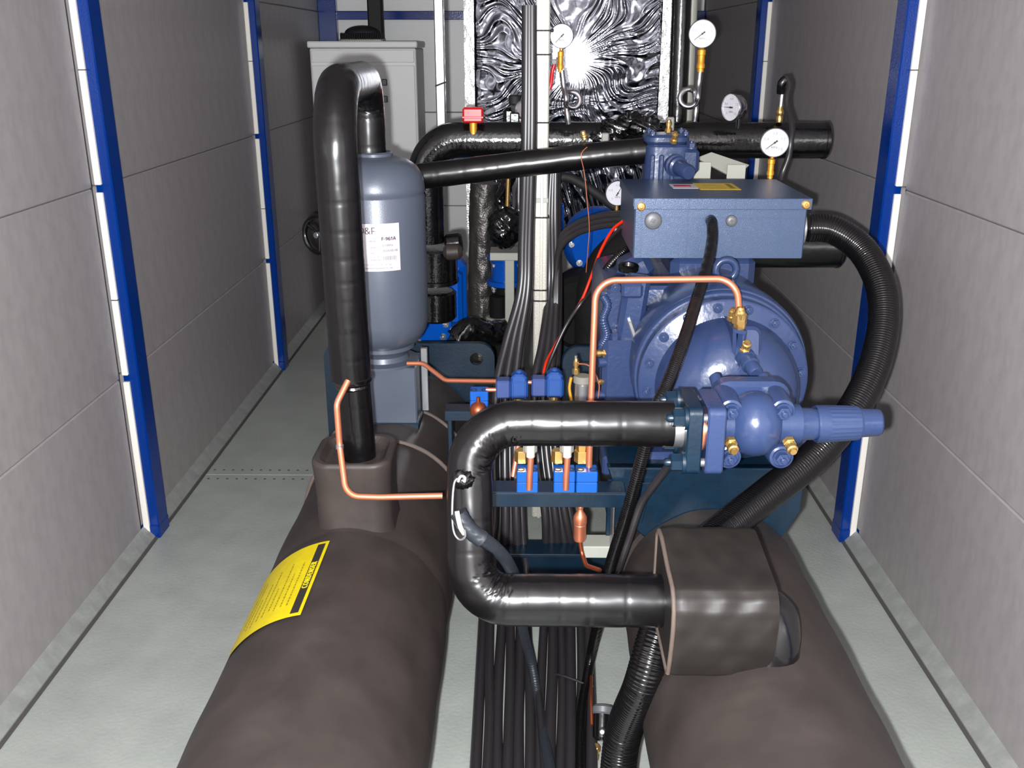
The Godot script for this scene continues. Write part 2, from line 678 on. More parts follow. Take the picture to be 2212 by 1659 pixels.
func room() -> void:
	var fl := node("floor", self)
	structure(fl)
	part(boxed(Vector3(2.7, 0.1, 4.33), Vector3(-0.08, -0.05, -1.17), 0.0006), "floor_sheet", M.floor, fl)
	part(boxed(Vector3(2.7, 0.1, 3.17), Vector3(-0.08, -0.05, -4.925), 0.0006), "floor_sheet", M.floor, fl)
	var st := B.new()       # the two rows of weld spots beside the floor joint
	for row in [-3.30, -3.38]:
		for k in 62:
			st.lathe([Vector2(0.005, 0), Vector2(0.004, 0.0015), Vector2(0, 0.002)], mv(Vector3(-1.2 + k * 0.036, 0, row)), 8)
	part(st, "weld_spots", M.joint, fl).set_meta("kind", "stuff")
	var ce := part(boxed(Vector3(2.7, 0.1, 7.5), Vector3(-0.08, HIGH + 0.05, -2.7)), "ceiling", M.wall, self)
	structure(ce)
	var wf := part(boxed(Vector3(2.7, HIGH, 0.08), Vector3(-0.08, HIGH / 2, Z_NEAR + 0.04)), "wall_front", M.wall, self)
	structure(wf)
	var seams := [0.0, 0.568, 1.16, 1.755, 2.35, HIGH]
	var posts := [1.0, -1.08, -2.84, -4.6, -6.3]
	for side in [-1.0, 1.0]:
		var x := X_LEFT if side < 0 else X_RIGHT
		var w := node("wall_left" if side < 0 else "wall_right", self)
		structure(w)
		part(boxed(Vector3(0.06, HIGH, 7.3), Vector3(x + side * 0.055, HIGH / 2, -2.7)), "backing", M.joint, w)
		for k in 4:
			for j in 5:
				var z0: float = posts[k] - (0.0 if k == 0 else 0.03)
				var z1: float = posts[k + 1] + 0.03
				var h: float = seams[j + 1] - seams[j] - 0.0015
				var key := "panel%d,%d" % [k, j]
				if not mesh_cache.has(key):
					var b := B.new()
					b.box(Vector3(0.03, h, z0 - z1), Transform3D(), 0.004)
					mesh_cache[key] = b.mesh(Vector3.ZERO)
				put(mesh_cache[key], "panel", M.wall, w, mv(Vector3(x + side * 0.015, (seams[j] + seams[j + 1]) / 2, (z0 + z1) / 2)))
		for k in [1, 2, 3]:
			var z: float = posts[k]
			var post := B.new()
			var s: float = -side
			# hat section: near face, inner face, set off the wall
			post.prism(PackedVector2Array([Vector2(0, 0), Vector2(s * 0.046, 0.004), Vector2(s * 0.05, 0.0), Vector2(s * 0.05, -0.075), Vector2(0, -0.075)]), 0.0, HIGH, Transform3D(Basis(Vector3.RIGHT, Vector3.BACK, Vector3.UP), Vector3(x, 0, z)), 0.004)
			var pm := part(post, "post", M.blue, w)
			for j in 5:
				var y0: float = seams[j] + (0.008 if j else 0.012)
				var y1: float = seams[j + 1] - 0.014
				part(boxed(Vector3(0.02, y1 - y0, 0.012), Vector3(x - side * 0.01, (y0 + y1) / 2, z + 0.0065), 0.002), "white_flange", M.white_trim, pm)
			for y in [1.49, 0.82]:
				part(boxed(Vector3(0.022, 0.003, 0.016), Vector3(x - side * 0.012, y, z + 0.007), 0.001), "screw_slot", M.joint, pm)
			part(boxed(Vector3(0.062, 0.05, 0.09), Vector3(x - side * 0.02, 0.022, z - 0.037), 0.004), "post_foot", M.blue, pm)
		var sk := B.new()
		sk.prism(PackedVector2Array([Vector2(0, 0), Vector2(-side * 0.034, 0), Vector2(-side * 0.034, 0.008), Vector2(-side * 0.007, 0.04), Vector2(0, 0.045)]), Z_FAR, Z_NEAR, mv(Vector3(x, 0, 0)), 0.002)
		var sko := part(sk, "baseboard_left" if side < 0 else "baseboard_right", M.skirt, self)
		structure(sko)
		part(boxed(Vector3(0.012, 0.005, Z_NEAR - Z_FAR), Vector3(x - side * 0.038, 0.002, (Z_NEAR + Z_FAR) / 2), 0.001), "sealant_line", M.joint, sko)
	var wb := node("wall_back", self)
	structure(wb)
	part(boxed(Vector3(2.7, HIGH, 0.06), Vector3(-0.08, HIGH / 2, Z_FAR - 0.07)), "backing", M.joint, wb)
	for k in 2:
		for j in 5:
			var h: float = seams[j + 1] - seams[j] - 0.004
			part(boxed(Vector3(1.178, h, 0.03), Vector3(X_LEFT + 0.591 + k * 1.182, (seams[j] + seams[j + 1]) / 2, Z_FAR - 0.02), 0.004), "panel", M.cabinet, wb)
	part(boxed(Vector3(2.36, 0.05, 0.05), Vector3(-0.083, 1.735, Z_FAR + 0.025)), "rail", M.blue, wb)
	part(boxed(Vector3(0.11, HIGH, 0.06), Vector3(X_LEFT + 0.055, HIGH / 2, Z_FAR + 0.04)), "post", M.blue, wb)


# ---------------------------------------------------------------- the two long insulated vessels
func lathe_z(prof: Array, c: Vector3, seg := 64) -> B:   # profile (radius, depth along -z)
	var b := B.new()
	b.lathe(prof, Transform3D(Basis(Vector3.RIGHT, Vector3(0, 0, -1), Vector3.UP), Vector3(c.x, c.y, 0)), seg)
	return b


const LV := Vector3(-0.38, 0.34, 0)
const RV := Vector3(0.44, 0.345, 0)
const VR := 0.21

func wobbly_vessel(c: Vector3, z0: float, z1: float, r: Callable) -> B:
	var b := B.new()
	var rows := []
	var steps := int((z1 - z0) / 0.015)
	for i in steps + 1:
		var z: float = lerpf(z0, z1, i / float(steps))
		var row := PackedVector3Array()
		for j in 72:
			var a := TAU * j / 72
			var q: float = r.call(z) + 0.0022 * noise.get_noise_3d(cos(a) * 2.2 + c.x * 9.0, sin(a) * 2.2, z * 6.0)
			row.append(Vector3(c.x + cos(a) * q, c.y + sin(a) * q, -z))
		rows.append(row)
	b.auto_grid(rows, true, Vector3.ZERO)
	for e in 2:
		var row: PackedVector3Array = rows[steps if e else 0]
		var q := Vector3(0, 0, -1.0 if e else 1.0)
		for j in 72:
			b.tri(Vector3(c.x, c.y, row[0].z), row[j], row[(j + 1) % 72], q, q, q)
	return b


func vessels() -> void:
	var t := thing("insulated_vessel", "long dark brown foam-clad vessel with a yellow sticker on its shoulder", "vessel", Vector3(LV.x, 0, -1.8))
	part(wobbly_vessel(LV, 0.7, 1.865, func(z: float) -> float: return VR + 0.001 - 0.0022 * smoothstep(1.83, 1.865, z)), "foam_cover", M.foam, t)
	part(wobbly_vessel(LV, 1.86, 2.36, func(z: float) -> float: return VR + 0.002 - 0.0035 * smoothstep(1.9, 1.86, z)), "foam_cover", M.foam, t)
	part(wobbly_vessel(LV, 2.36, 2.6, func(_z: float) -> float: return VR + 0.012), "foam_cover", M.foam, t)
	part(wobbly_vessel(LV, 2.6, 2.9, func(_z: float) -> float: return VR + 0.018), "foam_cover", M.foam, t)
	for e in [[2.358, VR + 0.012], [2.598, VR + 0.018]]:
		part(lathe_z([Vector2(e[1] - 0.007, e[0] - 0.001), Vector2(e[1], e[0]), Vector2(e[1] + 0.0015, e[0] + 0.003), Vector2(e[1] - 0.002, e[0] + 0.006)], LV), "foam_edge", M.foam_edge, t)
	for z in [0.95, 2.75]:
		part(boxed(Vector3(0.34, 0.14, 0.08), Vector3(LV.x, 0.07, -z)), "saddle_foot", M.teal, t)
	# yellow sticker bent round the shoulder
	var th0 := 99.5
	var th1 := 150.0
	var z_near := 1.535
	var z_far := 1.82
	var on := func(u: float, v: float, lift: float) -> Vector3:   # u 0..1 round, v 0..1 away from the camera
		var a := deg_to_rad(lerpf(th0, th1, u))
		return Vector3(LV.x + cos(a) * (VR + 0.0035 + lift), LV.y + sin(a) * (VR + 0.0035 + lift), -lerpf(z_near, z_far, v))
	var sheet := func(u0: float, u1: float, v0: float, v1: float, lift: float, b: B) -> void:
		var rows := []
		for i in 25:
			var row := PackedVector3Array()
			for j in 9:
				row.append(on.call(lerpf(u0, u1, i / 24.0), lerpf(v0, v1, j / 8.0), lift))
			rows.append(row)
		b.auto_grid(rows, false, Vector3(-0.5, 1, 0))
	var sb := B.new()
	sheet.call(0.0, 1.0, 0.0, 1.0, 0.0, sb)
	var stk := part(sb, "sticker", M.yellow, t, "bright yellow printed sticker with a black bar")
	var hb := B.new()
	sheet.call(0.035, 0.125, 0.035, 0.965, 0.0005, hb)
	part(hb, "black_bar", M.ink, stk)
	var arc := VR * deg_to_rad(th1 - th0)
	var len_z := z_far - z_near
	var tb := B.new()
	tb.text("CONDENSER", 0.0125, true, func(p: Vector3) -> Vector3: return on.call(0.08 + p.y / arc, 0.52 + p.x / len_z, 0.001 + p.z))
	part(tb, "lettering", M.yellow, stk)
	var pb := B.new()
	for k in 9:
		var u := 0.2 + k * 0.075
		var v0 := 0.12 + 0.1 * rng.randf()
		var v1 := 0.45 + 0.4 * rng.randf()
		var v := v0
		while v < v1:
			var w := 0.012 + 0.02 * rng.randf()
			sheet.call(u, u + 0.016, v, minf(v + w, v1), 0.0005, pb)
			v += w + 0.012
	part(pb, "fine_print", M.ink_soft, stk).set_meta("kind", "stuff")

	var r := thing("insulated_vessel", "long dark brown foam-clad vessel carrying the square foam block and black boot", "vessel", Vector3(RV.x, 0, -1.6))
	part(wobbly_vessel(RV, 0.7, 1.972, func(_z: float) -> float: return VR), "foam_cover", M.foam, r)
	part(wobbly_vessel(RV, 2.0, 3.2, func(_z: float) -> float: return VR), "foam_cover", M.foam, r)
	for z in [0.95, 2.6]:
		part(boxed(Vector3(0.34, 0.14, 0.08), Vector3(RV.x, 0.07, -z)), "saddle_foot", M.teal, r)

	# foam block with a rolled rim round the rising pipe
	var nb := thing("foam_block", "square grey-brown foam sleeve with a sunken top round the tall black pipe", "foam block", Vector3(-0.376, 0.55, -1.96))
	part(foam_sleeve(Vector3(-0.376, 0.52, -1.965), 0.168, 0.176, 0.183), "sleeve", M.foam, nb)

	# foam block where the lower pipe enters the right vessel: rounded sheet over a box
	var fb := thing("foam_block", "square grey-brown foam block over the end of the lower black pipe", "foam block", Vector3(0.345, 0.5, -1.48))
	var b := B.new()
	var rows := []
	var outline := []
	# side view (depth z, height y): up the front, rounded shoulder, over the top, down the back, under
	for p in [[-1.385, 0.535], [-1.378, 0.56], [-1.368, 0.60], [-1.365, 0.64], [-1.367, 0.668], [-1.376, 0.686], [-1.394, 0.699], [-1.45, 0.707], [-1.54, 0.716], [-1.575, 0.718], [-1.59, 0.70], [-1.595, 0.65], [-1.595, 0.545], [-1.585, 0.535], [-1.5, 0.53], [-1.39, 0.53]]:
		outline.append(Vector2(p[0], p[1]))
	for i in 25:
		var x := lerpf(0.25, 0.425, i / 24.0)
		var row := PackedVector3Array()
		var edge := 1.0 - smoothstep(0.0, 0.07, minf(i, 24 - i) / 24.0)
		for k in outline.size():
			for q in 4:
				var p: Vector2 = outline[k].lerp(outline[(k + 1) % outline.size()], q / 4.0)
				var c := Vector2(-1.48, 0.62)
				p = c + (p - c) * (1.0 - 0.03 * edge)
				var w := 0.0035 * noise.get_noise_3d(x * 22.0, p.y * 14.0, p.x * 14.0)
				row.append(Vector3(x, p.y + w, p.x + w))
		rows.append(row)
	b.auto_grid(rows, true, Vector3.ZERO)
	for e in 2:
		var row: PackedVector3Array = rows[24 if e else 0]
		var c := Vector3(row[0].x, 0.62, -1.48)
		var nrm := Vector3(1.0 if e else -1.0, 0, 0)
		for k in row.size():
			b.tri(c, row[k], row[(k + 1) % row.size()], nrm, nrm, nrm)
	part(b, "block", M.foam_block, fb)
	var eb := B.new()
	var rim: PackedVector3Array = rows[0]
	rim.append(rim[0])
	eb.sweep(resample(rim, 0.008), 0.004, 8)
	part(eb, "cut_edge", M.foam_edge, fb)
	# glossy black wrapped boot beside the block
	var boot := thing("pipe_boot", "glossy black wrapped stub half hidden behind the foam block", "pipe stub", Vector3(0.45, 0.5, -1.42))
	var bb := B.new()
	bb.sweep(spline([at(1640, 1282, 1.50), at(1656, 1320, 1.47), at(1660, 1375, 1.44), at(1654, 1440, 1.43)], 0.006), func(s: float, a: float, _k: float, _i: float) -> float: return 0.054 * sqrt(clampf((s + 0.004) / 0.05, 0.05, 1.0)) + 0.002 * noise.get_noise_3d(cos(a) * 3.0, sin(a) * 3.0, s * 30.0), 24)
	part(bb, "wrapping", M.black_gloss, boot)


func foam_sleeve(p: Vector3, w: float, d: float, h: float) -> B:
	var b := B.new()
	var rows := []
	var levels := [[-0.03, 0.014, 0.05], [0.0, 0.006, 0.05], [0.03, 0.0, 0.045], [0.09, -0.001, 0.042], [0.15, 0.001, 0.04], [h - 0.01, 0.003, 0.04], [h - 0.003, 0.002, 0.04], [h, -0.003, 0.038], [h - 0.001, -0.012, 0.035], [h - 0.008, -0.016, 0.034], [h - 0.016, -0.022, 0.033], [h - 0.02, -0.03, 0.028], [h - 0.022, -0.06, 0.02]]
	for l in levels:
		var poly := round_rect(w + 2 * l[1], d + 2 * l[1], l[2], 6)
		var row := PackedVector3Array()
		for q in poly:
			var wob := 0.0025 * noise.get_noise_3d(q.x * 15.0, q.y * 15.0, l[0] * 12.0)
			row.append(p + Vector3(q.x * (1.0 + wob * 4.0), l[0] + wob, -q.y))
		rows.append(row)
	# outer shell, then the inner lip with its own normals
	b.auto_grid(rows.slice(0, 8), true, Vector3.ZERO)
	var m: int = rows[0].size()
	for i in range(7, rows.size() - 1):
		for j in m:
			var jj := (j + 1) % m
			var q: Vector3 = (rows[i][jj] - rows[i][j]).cross(rows[i + 1][j] - rows[i][j]).normalized()
			if q.y < 0.0:
				q = -q
			b.flat([rows[i][j], rows[i][jj], rows[i + 1][jj], rows[i + 1][j]], q)
	return b


# ---------------------------------------------------------------- grey tank, its stand and the tall U pipe
func separator() -> void:
	var c := Vector3(at(816, 540, 2.55).x, 0.0, -2.55)
	var t := thing("separator_tank", "upright grey steel tank with domed ends and a white paper label", "tank", Vector3(c.x, 0.55, c.z))
	var b := B.new()
	b.lathe([Vector2(0, 0.762), Vector2(0.05, 0.764), Vector2(0.085, 0.774), Vector2(0.112, 0.793), Vector2(0.126, 0.818), Vector2(0.131, 0.845), Vector2(0.131, 1.18), Vector2(0.1295, 1.184), Vector2(0.1295, 1.188), Vector2(0.132, 1.192), Vector2(0.132, 1.205), Vector2(0.127, 1.232), Vector2(0.112, 1.257), Vector2(0.088, 1.273), Vector2(0.055, 1.283), Vector2(0, 1.286)], mv(c), 64)
	part(b, "shell", M.tank, t)
	var nk := B.new()
	nk.lathe([Vector2(0.0, 0.722), Vector2(0.1, 0.722), Vector2(0.1, 0.728), Vector2(0.075, 0.732), Vector2(0.07, 0.745), Vector2(0.078, 0.756), Vector2(0.09, 0.765), Vector2(0.08, 0.78)], mv(c), 40)
	part(nk, "neck", M.tank, t)
	part(boxed(Vector3(0.2, 0.17, 0.15), Vector3(c.x, 0.637, c.z), 0.004), "stand", M.tank, t)
	part(boxed(Vector3(0.21, 0.035, 0.16), Vector3(c.x, 0.545, c.z), 0.003), "stand_plate", M.teal, t)
	part(boxed(Vector3(0.02, 0.19, 0.012), Vector3(c.x + 0.113, 0.655, c.z - 0.03), 0.002), "strap", M.steel, t)
	var wc := B.new()
	wc.lathe([Vector2(0.045, 1.278), Vector2(0.052, 1.281), Vector2(0.052, 1.29), Vector2(0.045, 1.294)], mv(c), 30)
	part(wc, "solder_ring", M.tank, t)
	# label, bent on the shell
	var lab := func(x: float, y: float, lift: float) -> Vector3:   # x in metres round from the left edge, y up from the bottom edge
		var a := x / 0.131 - 0.60
		return Vector3(c.x + sin(a) * (0.1318 + lift), 1.004 + y, c.z + cos(a) * (0.1318 + lift))
	var rect := func(x0: float, y0: float, x1: float, y1: float, lift: float, bb: B) -> void:
		var rows := []
		var steps := maxi(2, int((x1 - x0) / 0.006))
		for i in steps + 1:
			var row := PackedVector3Array()
			for j in 2:
				row.append(lab.call(lerpf(x0, x1, i / float(steps)), lerpf(y0, y1, j), lift))
			rows.append(row)
		bb.auto_grid(rows, false, Vector3(0, 0, 1))
	var lb := B.new()
	rect.call(0.0, 0.0, 0.157, 0.123, 0.0, lb)
	var sheet := part(lb, "label_sheet", M.paper, t)
	var write := func(s: String, x: float, y: float, h: float, bold: bool, bb: B) -> void:
		var tm := TextMesh.new()
		var f := SystemFont.new()
		f.font_names = ["Droid Sans"]
		f.font_weight = 700 if bold else 400
		tm.font = f
		tm.text = s
		tm.font_size = 20
		tm.pixel_size = h / 14.5
		var wid := tm.get_aabb().size.x
		bb.text(s, h, bold, func(p: Vector3) -> Vector3: return lab.call(x + wid / 2 + p.x, y + p.y, 0.0008 + p.z))
	var dk := B.new()
	write.call("D&F", 0.053, 0.105, 0.0165, false, dk)
	write.call("F-961A", 0.109, 0.0845, 0.0088, true, dk)
	part(dk, "bold_print", M.print_dark, sheet)
	var gy := B.new()
	for w in [["Model", 0.079, 0.079, 0.0042], ["2.5MPa", 0.111, 0.0675, 0.0058], ["Design P", 0.08, 0.0625, 0.0034], ["2024-05-08", 0.111, 0.0535, 0.0058], ["Date", 0.08, 0.048, 0.0034], ["Product No.", 0.08, 0.030, 0.0034], ["Separator", 0.038, 0.079, 0.0042], ["R404A/R22", 0.036, 0.055, 0.004], ["Refrigeration Equipment Co., Ltd", 0.056, 0.0085, 0.0036]]:
		write.call(w[0], w[1], w[2], w[3], true, gy)
	for row in [["产品型号", 0.079, 0.084, 0.0055], ["设计压力", 0.08, 0.0675, 0.005], ["制造日期", 0.08, 0.053, 0.005], ["产品编号", 0.08, 0.035, 0.005], ["分离器", 0.036, 0.0855, 0.007], ["产品分离器制造设计", 0.05, 0.0145, 0.005], ["号日期产品", 0.104, 0.0145, 0.005]]:
		glyphs(row[0], row[1], row[2], row[3], rect, gy)
	var bx := 0.112
	while bx < 0.146:
		var w := 0.0006 + 0.0011 * rng.randf()
		rect.call(bx, 0.029, bx + w, 0.0395, 0.0008, gy)
		bx += w + 0.0006 + 0.001 * rng.randf()
	part(gy, "small_print", M.print_grey, sheet)

	# tall tape-wrapped pipe: up from the foam sleeve, over, down into the tank
	var px := at(778, 985, 1.97).x
	var top := 1.475
	var p := thing("insulated_pipe", "tall black tape-wrapped pipe bent over like a cane into the tank top", "pipe", Vector3(px, 0.69, -1.97))
	var upper := bent([Vector3(px - 0.010, 0.868, -1.97), Vector3(px - 0.015, top, -1.97), Vector3(c.x - 0.01, top, -2.55), Vector3(c.x - 0.01, 1.285, -2.55)], [0.13, 0.13], 0.005)
	part(tube(upper, tape(0.0432, 0.052, 0.3, 1.0), 36), "tape_wrap", M.tape, p)
	part(tube(bent([Vector3(px, 0.655, -1.97), Vector3(px - 0.006, 0.895, -1.97)], 0.1, 0.005), tape(0.0355, 0.06, 1.7), 32), "tape_wrap", M.tape, p)
	var kn := B.new()
	kn.lathe([Vector2(0.034, 0.845), Vector2(0.039, 0.852), Vector2(0.0375, 0.857), Vector2(0.0425, 0.864), Vector2(0.043, 0.872), Vector2(0.036, 0.878)], mv(Vector3(px - 0.007, 0, -1.97)), 32)
	part(kn, "gathered_tape", M.black_film, p)
	# thin copper line looping from the pipe
	var s := thing("copper_tube", "thin copper tube looping from the tall black pipe to an open end", "tube", at(748, 830, 1.92))
	var cp := [at(752, 822, 1.93), at(727, 872, 1.9), at(734, 965, 1.89), at(748, 1072, 1.83), at(820, 1074, 1.83), at(956, 1071, 1.83)]
	part(tube(bent(cp, [0.03, 0.05, 0.035, 0.03], 0.006), 0.0068, 16), "tube", M.copper, s)
	var ring := B.new()
	ring.lathe([Vector2(0.006, -0.006), Vector2(0.0085, -0.004), Vector2(0.0085, 0.004), Vector2(0.006, 0.006)], ax(at(734, 965, 1.89), Vector3(0.05, 1, 0)), 16)
	part(ring, "solder_joint", M.steel, s)
	# copper line from the stand to the first solenoid
	var s2 := thing("copper_tube", "thin copper tube stepping down from the tank stand to the blue coil", "tube", at(888, 785, 2.47))
	part(tube(bent([at(880, 785, 2.47), at(914, 785, 2.46), at(962, 822, 2.4), at(1085, 824, 2.33)], [0.04, 0.04], 0.006), 0.006, 14), "tube", M.copper, s2)


# a handful of Chinese characters, drawn as strokes on a 0..8 grid (x0 y0 x1 y1, y up)
const STROKES := {
	"产": "4878,1767,3645,5675 1545,1511", "品": "2868,2565,2528,6568 0434,0131,0104,3134 4484,4181,4144,8184", "型": "0747,0545,1817,3828,5878 7484,0340,4344 0171,0080", "号": "2868,2525,2865 6568,0484,2424 6361,2363",
	"设": "1727,0525,2152,4878 4575,4181", "计": "1727,0525,2152,4585 6860", "压": "1888,1810,3585,5752 2181,7364", "力": "0686,4640,8682 8261",
	"制": "1747,0555,3830,1343 5857,5752,8780", "造": "0717,3757,5853,2858 3355,3151,0080", "日": "1767,1711,6761,1464 1161", "期": "0646,1812,3832,1434 5888,5851,8881,5585",
	"编": "0725,0525,0222,3878 3835,3575,5452,7472", "分": "3806,5886,1565,3431 6561", "离": "0787,4847,2523,6563 0484,0401,8481,4432", "器": "0838,0636,5888,5686 0484,0232,0030,5282 5080",
}

func glyphs(s: String, x: float, y: float, h: float, rect: Callable, b: B) -> void:
	for i in s.length():
		for q in (STROKES.get(s[i], "0888") as String).replace(" ", ",").split(","):
			if q.length() < 4:
				continue
			var a := Vector2(int(q[0]), int(q[1])) / 8.0
			var c := Vector2(int(q[2]), int(q[3])) / 8.0
			var lo := Vector2(minf(a.x, c.x), minf(a.y, c.y))
			var hi := Vector2(maxf(a.x, c.x), maxf(a.y, c.y))
			hi = hi.max(lo + Vector2(0.09, 0.09))
			if hi.x - lo.x > 0.15 and hi.y - lo.y > 0.15:      # slanting stroke: three short steps
				for k in 3:
					var m := a.lerp(c, (k + 0.5) / 3.0)
					rect.call(x + (i * 1.12 + m.x - 0.08) * h, y + (m.y - 0.09) * h, x + (i * 1.12 + m.x + 0.08) * h, y + (m.y + 0.09) * h, 0.0008, b)
			else:
				rect.call(x + (i * 1.12 + lo.x) * h, y + lo.y * h, x + (i * 1.12 + hi.x) * h, y + hi.y * h, 0.0008, b)


# ---------------------------------------------------------------- compressor
func compressor() -> void:
	var f := at(1562, 826, 2.02)
	var cx := f.x
	var cy := f.y
	var t := thing("compressor", "big slate blue cast compressor with a bolted round end cover", "compressor", Vector3(cx, 0.654, -2.1))
	var pl := func(prof: Array, x: float, y: float, seg := 72) -> B:   # profile (radius, depth)
		var b := B.new()
		b.lathe(prof, Transform3D(Basis(Vector3.RIGHT, Vector3(0, 0, -1), Vector3.UP), Vector3(x, y, 0)), seg)
		return b
	part(pl.call([Vector2(0, 2.075), Vector2(0.196, 2.08), Vector2(0.2, 2.09), Vector2(0.2, 2.15), Vector2(0.192, 2.22), Vector2(0.186, 2.8), Vector2(0, 2.8)], cx + 0.004, cy + 0.004), "housing", M.paint, t)
	var fl: MeshInstance3D = part(pl.call([Vector2(0, 2.022), Vector2(0.184, 2.022), Vector2(0.189, 2.026), Vector2(0.189, 2.056), Vector2(0.184, 2.057), Vector2(0.184, 2.062), Vector2(0.193, 2.063), Vector2(0.197, 2.068), Vector2(0.197, 2.09), Vector2(0, 2.09)], cx, cy), "end_flange", M.paint, t)
	part(pl.call([Vector2(0.18, 2.0568), Vector2(0.1865, 2.0572), Vector2(0.1865, 2.0622), Vector2(0.18, 2.0626)], cx, cy), "gasket", M.ink, t)
	for k in 16:
		var a := TAU * (k + 0.35) / 16
		if sin(a) < -0.75:
			continue
		bolt(fl, Vector3(cx + cos(a) * 0.172, cy + sin(a) * 0.172, -2.022), Vector3(0, 0, 1), 0.0085, 0.011, M.paint)
	# domed cover, off-round with a shoulder
	var db := B.new()
	var rows := []
	for i in 22:
		var u := i / 21.0 * PI / 2
		var row := PackedVector3Array()
		for j in 72:
			var a := TAU * j / 72
			var r := 0.158 * pow(cos(u), 0.58)
			row.append(Vector3(cx + 0.006 + cos(a) * r, cy - 0.008 + sin(a) * r, -2.024 + 0.135 * pow(sin(u), 0.9)))
		rows.append(row)
	db.auto_grid(rows, true, Vector3.ZERO)
	var dome := part(db, "end_cover", M.paint, t)
	# rib and boss on the cover
	var q := along_z(Vector3(cx + 0.028, cy + 0.07, -1.965), Vector3(0, 0.25, 1))
	var rb := B.new()
	rb.prism(round_rect(0.05, 0.15, 0.02), 0.0, 0.06, q, 0.008)
	part(rb, "boss", M.paint, dome)
	var rib := B.new()
	rib.prism(PackedVector2Array([Vector2(cx - 0.012, cy + 0.155), Vector2(cx + 0.018, cy + 0.15), Vector2(cx + 0.004, cy - 0.02), Vector2(cx - 0.004, cy - 0.02)]), -2.02, -1.905, Transform3D(), 0.006)
	part(rib, "rib", M.paint, dome)
	var sg := at(1608, 770, 1.905)
	var sd := Vector3(0.25, -0.35, 1).normalized()
	var pg := B.new()
	pg.lathe([Vector2(0.021, 0), Vector2(0.021, 0.012), Vector2(0.016, 0.013), Vector2(0.016, 0.02), Vector2(0.019, 0.021), Vector2(0.019, 0.032), Vector2(0.015, 0.034), Vector2(0.015, 0.058), Vector2(0.013, 0.061), Vector2(0, 0.061)], ax(sg, sd), 22)
	part(pg, "oil_plug", M.paint, dome)
	fitting(dome, at(1598, 708, 1.93), Vector3(0, 1, 0.15), 0.0135, 0.04)
	fitting(dome, at(1579, 692, 1.97), Vector3(0, 1, 0.3), 0.009, 0.03)
	fitting(dome, at(1607, 760, 1.9), Vector3(0.05, 0.8, 0.5), 0.011, 0.032)
	# flat pad under the cover for the valve
	var nk := B.new()
	nk.lathe([Vector2(0.1, 0), Vector2(0.088, 0.04), Vector2(0.078, 0.08), Vector2(0.072, 0.12), Vector2(0.066, 0.2), Vector2(0.064, 0.22), Vector2(0, 0.22)], ax(at(1602, 890, 1.94), at(1620, 905, 1.68) - at(1602, 890, 1.94)), 36)
	part(nk, "outlet_neck", M.paint, dome)
	# left flank casting
	var lc := B.new()
	var fx0 := at(1297, 760, 2.25).x
	lc.prism(PackedVector2Array([Vector2(fx0, 0.70), Vector2(fx0, 0.97), Vector2(fx0 + 0.012, 1.0), Vector2(fx0 + 0.05, 1.01), Vector2(cx + 0.03, 1.01), Vector2(cx + 0.03, 0.69), Vector2(fx0 + 0.02, 0.69)]), -2.62, -2.24, Transform3D(), 0.008)
	var flank := part(lc, "flank", M.paint, t)
	# pads, ribs and lugs on the flank front
	part(boxed(Vector3(0.06, 0.17, 0.05), at(1366, 668, 2.22), 0.012, Basis(Vector3.BACK, -0.12)), "pad", M.paint, flank)
	part(boxed(Vector3(0.05, 0.035, 0.05), at(1364, 624, 2.21), 0.006), "pad", M.paint, flank)
	part(boxed(Vector3(0.105, 0.16, 0.05), at(1346, 800, 2.2), 0.012), "pad", M.paint, flank)
	part(boxed(Vector3(0.03, 0.13, 0.05), at(1325, 770, 2.215), 0.01), "pad", M.paint, flank)
	part(boxed(Vector3(0.012, 0.05, 0.03), at(1366, 712, 2.19), 0.003, Basis(Vector3.BACK, 0.35)), "nameplate", M.steel, flank)
	part(boxed(Vector3(0.004, 0.085, 0.03), at(1367, 770, 2.19), 0.0015), "nameplate", M.steel, flank)
	part(tube(spline([at(1302, 640, 2.2), at(1312, 660, 2.19), at(1303, 690, 2.18), at(1310, 722, 2.19), at(1302, 742, 2.2)], 0.0016), corrugated(0.011, 0.0064, 0.3), 12), "coiled_lead", M.paint, flank)
	for p in [[1330, 622], [1306, 640], [1318, 733], [1353, 720], [1300, 750]]:
		bolt(flank, at(p[0], p[1], 2.225), Vector3(0, 0, 1), 0.0085, 0.012, M.paint)
	fitting(flank, at(1312, 762, 2.19), Vector3(-1, 0, 0.2), 0.011, 0.034)
	fitting(flank, at(1312, 823, 2.19), Vector3(-1, 0, 0.4), 0.008, 0.026)
	part(cyl(0.012, 0.03, ax(at(1318, 782, 2.19), Vector3(-1, 0, 0.2))), "plug", M.paint, flank)
	part(cyl(0.012, 0.03, ax(at(1306, 853, 2.19), Vector3(-1, 0, 0.2))), "plug", M.paint, flank)
	# top deck, hump, bearing of the terminal box
	part(boxed(Vector3(0.2, 0.06, 0.3), at(1390, 612, 2.45), 0.012), "deck", M.paint, t)
	part(boxed(Vector3(0.09, 0.07, 0.1), at(1370, 578, 2.42), 0.018, Basis(Vector3.BACK, 0.5)), "deck", M.paint, t)
	var dk := B.new()
	dk.lathe([Vector2(0.026, 0), Vector2(0.026, 0.01), Vector2(0.016, 0.012), Vector2(0.012, 0.004), Vector2(0, 0.004)], ax(at(1357, 582, 2.34), Vector3(0, 1, 0.2)), 24)
	part(dk, "oil_port", M.black_gloss, t)
	part(boxed(Vector3(0.21, 0.12, 0.2), at(1525, 585, 2.42), 0.02), "pedestal", M.paint, t)
	part(boxed(Vector3(0.05, 0.09, 0.06), at(1567, 640, 2.2), 0.006), "lug", M.paint, t)
	var ey := B.new()
